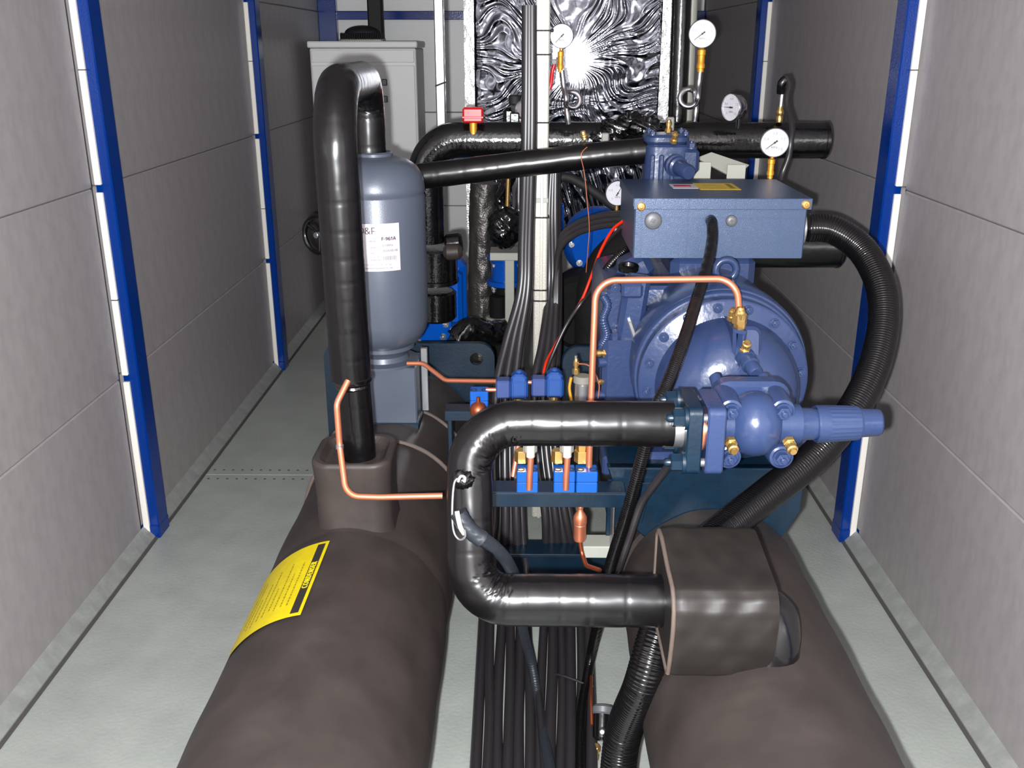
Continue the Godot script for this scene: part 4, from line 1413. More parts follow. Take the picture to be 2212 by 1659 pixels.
	part(tube(spline([at(1250, 786, 2.2), at(1268, 788, 2.18), at(1282, 800, 2.17), at(1294, 830, 2.17), at(1292, 860, 2.17)], 0.005), 0.0018, 8), "capillary", M.copper, ps)
	part(tube(spline([at(1234, 815, 2.2), at(1230, 840, 2.2), at(1236, 872, 2.2)], 0.006), 0.004, 10), "yellow_lead", M.brass_plain, ps)
	# teal tube sheets
	var sh := thing("support_plate", "dark teal upright plate with a round hole behind the grey tank", "plate", Vector3(LV.x, 0.0, -2.92))
	var y_top := at(1000, 742, 2.92).y
	var xl := at(697, 742, 2.92).x
	var xr := at(1068, 742, 2.92).x
	var outer := PackedVector2Array()
	var rr := 0.05
	for k in 9:
		var a := PI / 2 * k / 8.0
		outer.append(Vector2(xr - rr + cos(a) * rr, y_top - rr + sin(a) * rr))
	for k in 9:
		var a := PI / 2 + PI / 2 * k / 8.0
		outer.append(Vector2(xl + rr + cos(a) * rr, y_top - rr + sin(a) * rr))
	outer.append(Vector2(xl, 0.02))
	outer.append(Vector2(xr, 0.02))
	var hole := CSGPolygon3D.new()
	hole.name = "plate"
	hole.polygon = outer
	hole.mode = CSGPolygon3D.MODE_DEPTH
	hole.depth = 0.025
	hole.material = M.teal
	sh.add_child(hole, true)
	hole.position = Vector3(0, 0, 0.0) - Vector3(LV.x, 0, 0)
	var hc := CSGCylinder3D.new()
	hc.name = "hole"
	hc.radius = 0.021
	hc.height = 0.1
	hc.sides = 32
	hc.operation = CSGShape3D.OPERATION_SUBTRACTION
	hc.material = M.teal
	hole.add_child(hc)
	hc.rotation_degrees.x = 90
	var hp := at(1029, 776, 2.92)
	hc.position = Vector3(hp.x, hp.y, -0.012)
	# its twin, mostly hidden, left of the compressor
	var s2 := thing("support_plate", "dark teal rounded plate edge behind the pressure controller", "plate", at(1230, 860, 2.75))
	var pb := B.new()
	var cxp := at(1213, 800, 2.75)
	var pp := PackedVector2Array()
	for k in 9:
		var a := PI / 2 + PI / 2 * k / 8.0
		pp.append(Vector2(cxp.x + 0.05 + cos(a) * 0.05, at(1213, 745, 2.75).y - 0.05 + sin(a) * 0.05))
	pp.append(Vector2(cxp.x, 0.3))
	pp.append(Vector2(cxp.x + 0.16, 0.3))
	pp.append(Vector2(cxp.x + 0.16, at(1213, 745, 2.75).y))
	pb.prism(pp, -2.76, -2.735, Transform3D(), 0.003)
	part(pb, "plate", M.teal, s2)


# ---------------------------------------------------------------- gauges
func gauge(c: Vector3, face: Vector3, r: float, needle: float, label: String, stem := true) -> Node3D:
	var t := thing("pressure_gauge", label, "gauge", c - Vector3(0, r, 0), "round white pressure gauges")
	var x := ax(c, face)
	var b := B.new()
	b.lathe([Vector2(0, -0.032), Vector2(r * 0.8, -0.032), Vector2(r * 0.92, -0.026), Vector2(r * 0.96, -0.004), Vector2(r * 1.04, -0.002), Vector2(r * 1.05, 0.004), Vector2(r * 1.0, 0.007), Vector2(r * 0.97, 0.004), Vector2(r * 0.97, -0.001)], x, 40)
	part(b, "case", M.steel if stem else M.chrome, t)
	var d := B.new()
	d.lathe([Vector2(r * 0.975, 0.0), Vector2(r * 0.975, 0.002), Vector2(0, 0.002)], x, 40)
	var dial := part(d, "dial", M.dial, t)
	var z := along_z(c + face.normalized() * 0.0024, face)
	var k := B.new()
	for i in 25:
		var a := deg_to_rad(225.0 - i * 270.0 / 24.0)
		var l := r * (0.11 if i % 6 == 0 else 0.06)
		k.box(Vector3(l, r * (0.022 if i % 6 == 0 else 0.012), 0.0006), z * Transform3D(Basis(Vector3.BACK, a), Vector3(cos(a), sin(a), 0) * r * 0.86), 0.0001)
	part(k, "scale_marks", M.print_grey, dial)
	var tx := B.new()
	for i in 5:
		var a := deg_to_rad(225.0 - i * 67.5)
		var o := Vector3(cos(a), sin(a), 0) * r * 0.64
		tx.text(["0", "0.4", "0.8", "1.2", "1.6"][i], r * 0.17, false, func(p: Vector3) -> Vector3: return z * (p + o))
	tx.text("MPa", r * 0.16, true, func(p: Vector3) -> Vector3: return z * (p + Vector3(0, -r * 0.33, 0)))
	part(tx, "numerals", M.print_grey, dial)
	var n := B.new()
	var nx := z * Transform3D(Basis(Vector3.BACK, deg_to_rad(needle)), Vector3(0, 0, 0.003))
	n.prism(PackedVector2Array([Vector2(-r * 0.24, r * 0.07), Vector2(-r * 0.05, r * 0.035), Vector2(r * 0.78, r * 0.012), Vector2(r * 0.78, -r * 0.012), Vector2(-r * 0.05, -r * 0.035), Vector2(-r * 0.24, -r * 0.07)]), 0.0, 0.001, nx, 0.0002)
	n.lathe([Vector2(r * 0.075, 0), Vector2(r * 0.075, 0.002), Vector2(0, 0.002)], ax(nx.origin, face), 14)
	part(n, "needle", M.ink, t)
	if stem:
		part(cyl(0.006, 0.03, ax(c - Vector3(0, r + 0.028, 0.012), Vector3.UP), 14), "neck", M.brass, t)
	return t


func cock(p: Vector3, l: float, r: float, label: String) -> Node3D:   # brass gauge cock from p downwards
	var t := thing("gauge_cock", label, "fitting", p - Vector3(0, l, 0))
	var b := B.new()
	b.lathe([Vector2(0, -l), Vector2(r * 0.85, -l), Vector2(r * 0.85, -l * 0.86), Vector2(r * 1.1, -l * 0.84), Vector2(r * 1.1, -l * 0.68), Vector2(r * 0.92, -l * 0.64), Vector2(r * 0.92, -l * 0.3), Vector2(r * 1.1, -l * 0.28), Vector2(r * 1.1, -l * 0.08), Vector2(r * 0.7, -l * 0.05), Vector2(r * 0.55, 0.0), Vector2(0, 0)], mv(p), 6 * 3)
	part(b, "body", M.brass_plain, t)
	return t


func siphon(a: Vector3, b: Vector3, loop_r: float, side: float, label: String) -> void:   # pig-tail pipe with one turn
	var t := thing("siphon_pipe", label, "pipe", b)
	var m := a.lerp(b, 0.55)
	var pts := [a, a.lerp(m, 0.55)]
	for k in 9:
		var q := TAU * k / 8.0 * 0.95 - 0.3
		pts.append(m + Vector3(side * (1.0 - cos(q)) * loop_r, -sin(q) * loop_r, 0.018 - 0.005 * k))
	pts.append(b.lerp(m, 0.6))
	pts.append(b)
	part(tube(spline(pts, 0.006), 0.0085, 16), "tube", M.chrome, t)


func gauges() -> void:
	var fwd := Vector3(0, 0.0, 1)
	var g1 := at(1517, 73, 3.05)
	gauge(g1, fwd + Vector3(-0.1, 0, 0), 0.0395, 217, "round white gauge highest on the right, on a curled steel pipe")
	cock(at(1516, 104, 3.06), 0.068, 0.0115, "brass gauge cock under the highest gauge on the curled pipe")
	siphon(at(1513, 150, 3.06), at(1500, 262, 3.06), 0.026, -1.0, "curled steel siphon pipe under the highest right-hand gauge")
	var g2 := at(1213, 78, 2.97)
	gauge(g2, fwd + Vector3(0.05, 0, 0), 0.0335, 225, "round white gauge half behind the pale strut in front of the foil")
	var ck := cock(at(1211, 108, 2.98), 0.062, 0.0085, "brass gauge cock with a red lever in front of the foil")
	part(cyl(0.009, 0.012, ax(at(1199, 134, 2.96), Vector3(-0.3, 0, 1)), 14), "lever_hub", M.steel, ck)
	part(tube(spline([at(1198, 138, 2.955), at(1193, 155, 2.955), at(1190, 180, 2.95), at(1187, 192, 2.95)], 0.004), 0.0058, 10), "red_lever", M.red, ck)
	siphon(at(1213, 152, 2.98), at(1228, 268, 2.98), 0.022, 1.0, "curled steel siphon pipe in front of the foil hot spot")
	var sg := gauge(at(1581, 232, 2.98), Vector3(-0.86, 0.0, 0.52), 0.0385, 180, "white gauge turned sideways with a chrome case, above the header pipe", false)
	part(tube(bent([at(1597, 240, 3.0), at(1593, 275, 3.03)], 0.1, 0.01), 0.008, 12), "stem", M.chrome, sg)
	gauge(at(1673, 308, 2.82), fwd + Vector3(-0.08, 0, 0), 0.0395, 217, "round white gauge in front of the thick black header pipe")
	cock(at(1667, 341, 2.83), 0.058, 0.0095, "brass gauge cock rising behind the terminal box")
	var lowc := get_node("gauge_cock_002")
	var cq := at(1667, 341, 2.83) - Vector3(0, 0.058, 0)
	part(tube(bent([cq, cq - Vector3(0, 0.14, 0), cq + Vector3(0, -0.16, -0.1)], 0.03, 0.01), 0.007, 12), "riser", M.steel, lowc)
	var hg := gauge(at(1334, 417, 2.9), fwd + Vector3(0.1, 0, 0), 0.036, 60, "white gauge half hidden behind the terminal box")
	var hq := at(1334, 417, 2.9) + Vector3(0, -0.06, -0.012)
	part(tube(bent([hq, hq + Vector3(0.0, -0.18, 0), hq + Vector3(0.1, -0.22, -0.02)], 0.04, 0.01), 0.008, 12), "stem", M.steel, hg)
	# air vent with a black hose
	var av := thing("air_vent", "shiny brass air vent with a black cap standing on the header pipe", "vent", at(1682, 265, 3.08))
	var vb := B.new()
	var v0 := at(1683, 264, 3.08)
	vb.lathe([Vector2(0, 0), Vector2(0.010, 0.0), Vector2(0.011, 0.012), Vector2(0.009, 0.02), Vector2(0.0115, 0.024), Vector2(0.0115, 0.034), Vector2(0.008, 0.04), Vector2(0.0075, 0.05), Vector2(0, 0.05)], mv(v0), 18)
	part(vb, "brass_body", M.brass, av)
	part(cyl(0.0085, 0.05, ax(at(1686, 232, 3.08), Vector3(0.02, 1, 0)), 16, 0.003), "sleeve", M.chrome, av)
	part(tube(spline([at(1687, 200, 3.07), at(1689, 180, 3.06), at(1697, 172, 3.06)], 0.006), 0.0145, 16), "black_cap", M.black_gloss, av)
	var hs := thing("black_hose", "thin black hose dropping from the air vent cap past the gauge", "hose", at(1700, 260, 3.0))
	part(tube(spline([at(1699, 168, 3.06), at(1706, 185, 3.04), at(1700, 210, 3.02), at(1701, 235, 3.0), at(1711, 270, 2.95), at(1708, 305, 2.92), at(1703, 340, 2.92), at(1690, 375, 2.92), at(1684, 400, 2.9)], 0.008), 0.0095, 12), "hose", M.cable, hs)


# ---------------------------------------------------------------- things at the far end
func backdrop() -> void:
	# foil-clad tank: rounded box with wrinkled foil
	var x0 := at(1000, 100, 4.2).x
	var x1 := at(1456, 100, 4.2).x
	var yb := at(1150, 505, 4.2).y
	var hot := at(1228, 132, 4.2)
	var t := thing("foil_tank", "big tank clad in crumpled shiny aluminium foil", "tank", Vector3((x0 + x1) / 2, yb, -4.5))
	var rad := 0.07
	var path := PackedVector2Array()      # seen from above: back left, front left corner, front, front right corner, back right
	var put_arc := func(cx: float, cz: float, a0: float, a1: float) -> void:
		for k in 13:
			var a := lerpf(a0, a1, k / 12.0)
			path.append(Vector2(cx + cos(a) * rad, cz + sin(a) * rad))
	for k in 10:
		path.append(Vector2(x0, -5.0 + k * 0.073))
	put_arc.call(x0 + rad, -4.2 - rad, PI, PI / 2)
	for k in range(1, 220):
		path.append(Vector2(lerpf(x0 + rad, x1 - rad, k / 220.0), -4.2))
	put_arc.call(x1 - rad, -4.2 - rad, PI / 2, 0.0)
	for k in 10:
		path.append(Vector2(x1, -4.28 - k * 0.08))
	var b := B.new()
	var rows := []
	for i in 341:
		var y := lerpf(yb, 2.1, i / 340.0)
		var row := PackedVector3Array()
		for p in path:
			var dx := p.x - hot.x
			var dy := y - hot.y
			var r := sqrt(dx * dx + dy * dy)
			var ang := atan2(dy, dx)
			var warp := 0.3 * noise.get_noise_2d(p.x * 3.5, y * 3.5)
			var far := smoothstep(0.06, 0.2, r)
			var star := 1.0 - absf(noise.get_noise_3d(cos(ang + warp) * 7.5, sin(ang + warp) * 7.5, r * 3.2))
			var low := smoothstep(hot.y - 0.1, hot.y - 0.32, y)
			var fold := 1.0 - absf(noise.get_noise_3d(p.x * 2.2, y * 26.0 + 1.5 * noise.get_noise_2d(p.x * 5.0, y * 4.0), 7.0))
			var slack := smoothstep(1.15, 1.0, y)
			var down := 1.0 - absf(noise.get_noise_3d(p.x * 30.0 + y * 9.0, y * 3.0, 3.0))
			var d := far * (1.0 - low) * 0.0055 * pow(star, 2.0) + low * (1.0 - slack) * 0.009 * pow(fold, 2.0) + slack * 0.008 * pow(down, 2.0)
			d += 0.0022 * far * noise.get_noise_3d(p.x * 16.0, y * 16.0, 1.0) - 0.02 * r * r
			var front := smoothstep(-4.3, -4.2, p.y)
			row.append(Vector3(p.x, y, p.y + d + front * 0.045 * dx))
		rows.append(row)
	b.auto_grid(rows, false, Vector3(0, 0, 1))
	part(b, "foil_cladding", M.foil, t)
	part(boxed(Vector3(x1 - x0 - 0.02, 0.02, 0.7), Vector3((x0 + x1) / 2, yb + 0.012, -4.62)), "bottom", M.foil_dull, t)
	for e in [[1002, 1024, 0.022], [1427, 1450, 0.02]]:      # bright tape over the corners
		var tb := B.new()
		var rr := []
		var xa: float = at(e[0], 100, 4.19).x
		var xb: float = at(e[1], 100, 4.19).x
		for i in 130:
			var y := lerpf(yb, 2.1, i / 129.0)
			var row := PackedVector3Array()
			for k in 7:
				var x := lerpf(xa, xb, k / 6.0)
				row.append(Vector3(x, y, -4.188 + (0.0018 * noise.get_noise_3d(x * 60.0, y * 30.0, 2.0)) + (0.045 * (x - hot.x) if e[0] < 1200 else 0.045 * (x - hot.x) - 0.006)))
			rr.append(row)
		tb.auto_grid(rr, false, Vector3(0, 0, 1))
		part(tb, "foil_tape", M.foil_tape, t)
	for s in [-1.0, 1.0]:
		part(boxed(Vector3(0.05, yb, 0.05), Vector3((x0 + x1) / 2 + s * 0.32, yb / 2, -4.75)), "leg", M.teal, t)
	# foil-wrapped riser below it
	var fr := thing("foil_pipe", "dull foil-wrapped riser pipe below the foil tank", "pipe", at(1040, 690, 3.95))
	part(tube(bent([Vector3(at(1038, 720, 3.95).x, 0.0, -3.95), at(1042, 560, 3.95), at(1046, 395, 3.95)], 0.1, 0.008), func(s: float, a: float, _k: float, _i: float) -> float: return 0.058 + 0.004 * noise.get_noise_3d(cos(a) * 2.0, sin(a) * 2.0, s * 14.0) + 0.0015 * noise.get_noise_3d(cos(a) * 8.0, sin(a) * 8.0, s * 90.0), 40), "foil_wrap", M.foil_dull, fr)
	# white cabinet
	var cz := 5.62
	var c0 := at(668, 100, cz)
	var c1 := at(898, 100, cz)
	var cw := c1.x - c0.x
	var cx := (c0.x + c1.x) / 2
	var top := at(780, 92, cz).y
	var c := thing("control_cabinet", "pale grey electrical cabinet against the far end of the room", "cabinet", Vector3(cx, 0, -cz - 0.2))
	part(boxed(Vector3(cw, top - 0.03, 0.4), Vector3(cx, (top - 0.03) / 2, -cz - 0.2), 0.006), "body", M.cabinet, c)
	part(boxed(Vector3(cw + 0.02, 0.035, 0.43), Vector3(cx, top - 0.01, -cz - 0.2), 0.006), "top_cover", M.cabinet, c)
	part(boxed(Vector3(cw - 0.02, 0.065, 0.012), Vector3(cx, top - 0.072, -cz + 0.004), 0.003), "header_panel", M.cabinet, c)
	var dr := part(boxed(Vector3(cw - 0.02, top - 0.2, 0.012), Vector3(cx, (top - 0.2) / 2 + 0.08, -cz + 0.004), 0.003), "door", M.cabinet, c)
	for k in 2:
		part(boxed(Vector3(0.03, 0.035, 0.012), Vector3(cx + 0.115, top - 0.21 - k * 0.09, -cz + 0.013), 0.004), "indicator", M.black_gloss, dr)
	# duct and mesh collar on the cabinet
	var ms := thing("vent_collar", "ribbed dark collar lying on top of the cabinet", "vent", at(783, 90, cz + 0.05))
	var mc := at(783, 79, cz + 0.08)
	var base := B.new()
	base.prism(round_rect(0.245, 0.12, 0.02), 0.0, 0.012, Transform3D(Basis(Vector3.RIGHT, -PI / 2), mc - Vector3(0, 0.025, 0)), 0.002)
	part(base, "base", M.pale_steel, ms)
	for k in 24:
		part(boxed(Vector3(0.005, 0.035, 0.125), mc + Vector3((k - 11.5) * 0.0098, 0, 0), 0.001), "slat", M.black_matte, ms)
	var dm := B.new()
	var dr2 := []
	for i in 9:
		var u := PI / 2 * i / 8.0
		var row := PackedVector3Array()
		for j in 24:
			var a := TAU * j / 24
			row.append(mc + Vector3(cos(a) * cos(u) * 0.1, 0.018 + sin(u) * 0.04, sin(a) * cos(u) * 0.06))
		dr2.append(row)
	dm.auto_grid(dr2, true, Vector3.ZERO)
	part(dm, "hood", M.black_matte, ms)
	var du := thing("cable_duct", "dark upright duct rising from the top of the cabinet", "duct", at(813, 80, cz + 0.1))
	part(boxed(Vector3(0.085, 0.75, 0.06), at(813, 74, cz + 0.12) + Vector3(0, 0.37, 0), 0.01), "duct", M.black_matte, du)
	# bright square conduit left of the foil tank
	var cd := thing("steel_conduit", "shiny upright square steel conduit beside the foil tank", "conduit", Vector3(at(950, 280, 3.35).x, 1.25, -3.35))
	var cxx := at(951, 150, 3.35).x
	part(boxed(Vector3(0.032, 1.1, 0.032), Vector3(cxx, 1.8, -3.35), 0.004), "tube", M.chrome, cd)
	part(boxed(Vector3(0.036, 0.006, 0.036), Vector3(cxx, at(951, 182, 3.33).y, -3.35), 0.001, Basis(Vector3.BACK, 0.35)), "tie", M.black_matte, cd)
	# tall dark pipe right of the foil
	var bp := thing("black_pipe", "upright shiny black pipe beside the right edge of the foil", "pipe", Vector3(at(1468, 270, 3.3).x, 1.2, -3.3))
	part(tube(bent([at(1462, 268, 3.3), at(1470, 10, 3.3) + Vector3(0, 0.15, 0)], 0.1, 0.01), tape(0.03, 0.13, 8.0), 24), "wrapping", M.black_gloss, bp)
	var up := thing("steel_pipe", "pale upright pipe between the black pipe and the highest gauge", "pipe", Vector3(at(1489, 270, 3.6).x, 1.2, -3.6))
	part(tube(bent([at(1483, 268, 3.6), at(1493, 5, 3.6) + Vector3(0, 0.2, 0)], 0.1, 0.02), 0.02, 18), "tube", M.pale_steel, up)
	# red flow switch on the header
	var fs := thing("flow_switch", "bright red flow switch box on the thick header pipe", "switch", at(1022, 275, 3.08))
	var rp := at(1022, 248, 3.06)
	part(boxed(Vector3(0.064, 0.046, 0.05), rp, 0.006), "housing", M.red, fs)
	part(boxed(Vector3(0.066, 0.006, 0.052), rp + Vector3(0, -0.006, 0), 0.001), "lid_seam", M.red, fs)
	part(cyl(0.012, 0.04, ax(rp - Vector3(0, 0.06, 0), Vector3.UP), 14), "brass_neck", M.brass_plain, fs)
	# dark motor valve between flow switch and strut
	var mvn := thing("motor_valve", "dark round valve head behind the pale strut and cables", "valve", at(1115, 270, 3.15))
	part(cyl(0.03, 0.06, ax(at(1118, 235, 3.25), Vector3(0.4, 0, 1)), 22, 0.005), "head", M.steel, mvn)
	part(boxed(Vector3(0.07, 0.07, 0.07), at(1110, 255, 3.25), 0.012), "body", M.black_gloss, mvn)
	part(cyl(0.02, 0.03, ax(at(1112, 226, 3.22), Vector3.UP), 18, 0.004), "cap", M.black_matte, mvn)
	part(boxed(Vector3(0.03, 0.09, 0.12), at(1112, 272, 3.2), 0.004), "stem", M.black_gloss, mvn)
	# blue pump volute and motor behind the conduits
	var pu := thing("water_pump", "bright blue pump casing behind the red wire and black cables", "pump", at(1265, 560, 3.7))
	var pc := at(1262, 520, 3.65)
	var vb := B.new()
	vb.lathe([Vector2(0, 0.06), Vector2(0.1, 0.058), Vector2(0.128, 0.035), Vector2(0.135, 0.0), Vector2(0.128, -0.05), Vector2(0.09, -0.09), Vector2(0, -0.09)], ax(pc + Vector3(0.05, 0.0, 0), Vector3(0.1, 0.15, -1)), 40)
	var pvo := part(vb, "volute", M.pump_blue, pu)
	for k in 8:
		var a := TAU * k / 8
		bolt(pvo, pc + Vector3(0.05 + cos(a) * 0.1, sin(a) * 0.1, 0.075), Vector3(0, 0, 1), 0.009, 0.012, M.steel)
	part(boxed(Vector3(0.035, 0.1, 0.04), at(1208, 468, 3.62), 0.004), "bracket", M.pump_blue, pu)
	part(boxed(Vector3(0.16, 0.06, 0.16), pc + Vector3(0.06, -0.19, -0.05), 0.008), "pump_foot", M.foam_dark, pu)
	var dp := thing("pump_motor", "dark grey motor drum under the blue pump casing", "motor", at(1215, 640, 3.4))
	part(cyl(0.14, 0.24, ax(at(1262, 650, 3.62), Vector3(-0.1, 0.05, 1)), 40, 0.02), "drum", M.foam_dark, dp)
	part(boxed(Vector3(0.2, 0.5, 0.2), Vector3(at(1262, 650, 3.6).x, 0.25, -3.66), 0.01), "stand", M.teal, dp)
	# blue flanged valve under a pale frame
	var vz := 3.85
	var fv := thing("flanged_valve", "bright blue flanged valve behind the pale frame leg", "valve", at(1092, 700, vz))
	for e in [[560, 0.074, 0.02], [614, 0.076, 0.02]]:
		var fo := part(cyl(e[1], e[2], ax(at(1092, e[0], vz), Vector3.UP), 36), "flange", M.pump_blue, fv)
		for k in 6:
			var a := TAU * (k + 0.4) / 6
			bolt(fo, at(1092, e[0], vz) + Vector3(cos(a) * 0.058, -0.012, sin(a) * 0.058), Vector3.DOWN, 0.008, 0.014, M.steel)
	part(cyl(0.058, 0.11, ax(at(1092, 614, vz), Vector3.UP), 32), "body", M.pump_blue, fv)
	part(cyl(0.045, 0.14, ax(at(1092, 614, vz) - Vector3(0, 0.14, 0), Vector3.UP), 28), "pipe", M.foam_dark, fv)
	var fm := thing("pale_frame", "pale grey steel frame leg with a plate under the wrapped valve", "frame", at(1100, 740, 3.7))
	part(boxed(Vector3(0.036, at(1100, 548, 3.65).y - at(1100, 780, 3.65).y, 0.03), (at(1101, 548, 3.65) + at(1101, 780, 3.65)) / 2 * Vector3(1, 1, 0) + Vector3(0, 0, -3.65), 0.002), "leg", M.pale_steel, fm)
	part(boxed(Vector3(0.125, 0.03, 0.12), at(1094, 548, 3.68), 0.002), "plate", M.pale_steel, fm)
	var fq := at(1101, 770, 3.65)
	part(boxed(Vector3(0.034, fq.y, 0.028), Vector3(fq.x, fq.y / 2, -3.65), 0.002), "foot", M.pale_steel, fm)
	# wrapped black ball valve on it
	var bv := thing("wrapped_valve", "lumpy valve bandaged in glossy black tape above the blue flange", "valve", at(1092, 540, 3.62))
	var bb := B.new()
	var rw := []
	var bc := at(1092, 492, 3.62)
	for i in 22:
		var u := PI * i / 21.0
		var row := PackedVector3Array()
		for j in 36:
			var a := TAU * j / 36
			var n := noise.get_noise_3d(cos(a) * sin(u) * 2.5, cos(u) * 2.5, sin(a) * sin(u) * 2.5)
			var n2 := noise.get_noise_3d(cos(a) * sin(u) * 8.0, cos(u) * 8.0, sin(a) * sin(u) * 8.0)
			var r := sin(u) * (0.062 + 0.014 * n + 0.005 * n2)
			row.append(bc + Vector3(cos(a) * r, cos(u) * 0.085, sin(a) * r))
		rw.append(row)
	bb.auto_grid(rw, true, Vector3.ZERO)
	part(bb, "wrapping", M.black_film, bv)
	part(tube(spline([at(1090, 462, 3.62), at(1080, 430, 3.62), at(1092, 408, 3.6), at(1104, 375, 3.58)], 0.008), func(s: float, a: float, _k: float, _i: float) -> float: return 0.022 + 0.004 * noise.get_noise_3d(cos(a) * 3.0, sin(a) * 3.0, s * 50.0), 18), "neck_wrapping", M.black_film, bv)
	var cp := thing("chrome_pipe", "short bright chrome pipe above the bandaged valve", "pipe", at(1118, 440, 3.7))
	part(tube(bent([at(1121, 450, 3.72), at(1121, 350, 3.72)], 0.1, 0.01), 0.026, 22), "tube", M.chrome, cp)
	var cpb := thing("brass_pipe", "slim brass spindle beside the short chrome pipe", "spindle", at(1097, 440, 3.55))
	part(tube(bent([at(1096, 445, 3.55), at(1098, 385, 3.55)], 0.1, 0.01), 0.008, 12), "rod", M.brass, cpb)
	# black butterfly valves on the drop pipe near the tank
	var dz := 3.1
	var dv := thing("wrapped_valve", "glossy black wrapped valve on the drop pipe right of the grey tank", "valve", at(940, 690, dz))
	var dx := at(921, 450, dz).x
	part(cyl(0.066, 0.1, ax(Vector3(dx + 0.022, at(950, 690, dz).y, -dz), Vector3.UP), 30, 0.008), "lower_wrapping", M.black_film, dv)
	part(cyl(0.07, 0.11, ax(Vector3(dx + 0.024, at(950, 606, dz).y, -dz), Vector3.UP), 30, 0.008), "upper_wrapping", M.black_film, dv)
	part(cyl(0.073, 0.014, ax(Vector3(dx + 0.024, at(950, 611, dz).y, -dz), Vector3.UP), 30, 0.002), "clamp_ring", M.black_gloss, dv)
	part(cyl(0.034, 0.055, ax(at(962, 528, dz), Vector3(1, 0.12, 0)), 24, 0.008), "gear_box", M.black_gloss, dv)
	part(cyl(0.026, 0.06, ax(at(958, 545, dz - 0.08), Vector3(1, 0.05, 0)), 24, 0.012), "grey_knob", M.foam, dv)
	# blue pump body and round bolted flange behind the tank
	var bz := 3.45
	var bpz := thing("booster_pump", "deep blue pump body behind the bolted blue flange", "pump", at(985, 760, bz + 0.1))
	part(boxed(Vector3(0.085, 0.30, 0.12), at(985, 640, bz + 0.1), 0.03), "body", M.pump_blue, bpz)
	part(boxed(Vector3(0.05, 0.2, 0.1), at(985, 640, bz + 0.03), 0.02), "rib", M.pump_blue, bpz)
	var bq := at(985, 640, bz + 0.1)
	part(boxed(Vector3(0.08, bq.y - 0.14, 0.1), Vector3(bq.x, (bq.y - 0.14) / 2, bq.z), 0.004), "pedestal", M.teal, bpz)
	var ff := thing("blue_flange", "round bright blue flange with steel bolts peeping past the grey tank", "flange", at(930, 740, bz - 0.1))
	var fc := at(925, 706, bz - 0.12)
	var fd := Vector3(0.35, -0.05, 1)
	var ffm := B.new()
	ffm.lathe([Vector2(0, -0.03), Vector2(0.083, -0.03), Vector2(0.086, -0.026), Vector2(0.086, -0.014), Vector2(0.08, -0.012), Vector2(0.08, -0.008), Vector2(0.086, -0.006), Vector2(0.086, 0.012), Vector2(0.083, 0.016), Vector2(0.052, 0.018), Vector2(0.05, 0.026), Vector2(0, 0.026)], ax(fc, fd), 48)
	var ffo := part(ffm, "disc", M.pump_blue, ff)
	for k in 8:
		var a := TAU * (k + 0.2) / 8
		var q := along_z(fc, fd) * Vector3(cos(a) * 0.062, sin(a) * 0.062, 0.015)
		bolt(ffo, q, fd, 0.0095, 0.018, M.steel)
	# dark pump pieces low behind the teal plate
	var lp := thing("wrapped_pipe", "jumble of black taped pipework behind the teal plate", "pipe", at(1020, 740, 3.3))
	part(tube(spline([at(985, 735, 3.3), at(1015, 710, 3.32), at(1045, 722, 3.34), at(1085, 718, 3.4)], 0.01), func(s: float, a: float, _k: float, _i: float) -> float: return 0.045 + 0.007 * noise.get_noise_3d(cos(a) * 2.5, sin(a) * 2.5, s * 25.0), 24), "taped_run", M.black_film, lp)
	var wr := thing("steel_coupling", "dark steel coupling with a pale ring behind the frame leg", "coupling", at(1078, 700, 3.85))
	part(cyl(0.035, 0.1, ax(at(1076, 690, 3.8), Vector3.UP), 24), "body", M.foam_dark, wr)
	part(cyl(0.05, 0.02, ax(at(1076, 694, 3.8), Vector3.UP), 28, 0.004), "ring", M.pale_steel, wr)
	part(cyl(0.03, 0.035, ax(at(1076, 684, 3.8), Vector3.UP), 22, 0.004), "nut", M.steel, wr)
	var wq := at(1076, 690, 3.8)
	part(cyl(0.03, wq.y, ax(Vector3(wq.x, 0, wq.z), Vector3.UP), 20), "riser", M.foam_dark, wr)
	# handwheel left of the tall pipe
	var hw := thing("handwheel", "black cast handwheel half hidden behind the tall black pipe", "handwheel", at(688, 548, 3.2))
	var hc := at(690, 507, 3.2)
	var ring := PackedVector3Array()
	var hx := along_z(hc, Vector3(-0.45, 0.05, 0.9))
	for k in 41:
		var a := TAU * k / 40
		ring.append(hx * Vector3(cos(a) * 0.062, sin(a) * 0.062, 0))
	var hb := B.new()
	hb.sweep(ring, func(s: float, _a: float, _k: float, _i: float) -> float: return 0.0095 + 0.0008 * sin(s * 120.0), 12, false)
	part(hb, "rim", M.black_gloss, hw)
	for k in 3:
		var a := TAU * k / 3 + 0.5
		part(tube(bent([hc, hx * Vector3(cos(a) * 0.06, sin(a) * 0.06, 0)], 0.1, 0.01), 0.006, 10), "spoke", M.black_gloss, hw)
	part(cyl(0.01, 0.03, ax(hx * Vector3(0, 0, -0.008), Vector3(-0.45, 0.05, 0.9)), 14), "hub_nut", M.steel, hw)
	part(tube(bent([hc, hx * Vector3(0, 0, -0.3)], 0.1, 0.02), 0.012, 12), "stem", M.black_gloss, hw)
	part(cyl(0.05, 0.1, ax(hx * Vector3(0.0, 0, -0.36), Vector3(-0.45, 0.05, 0.9)), 24), "valve_body", M.black_film, hw)
	var hv := hx * Vector3(0, 0, -0.36)
	part(cyl(0.04, hv.y, ax(Vector3(hv.x, 0, hv.z), Vector3.UP), 20), "riser", M.black_gloss, hw)
	# pale strut standing in front of it all, tied with black bands
	var sx := at(1172, 100, 2.92).x
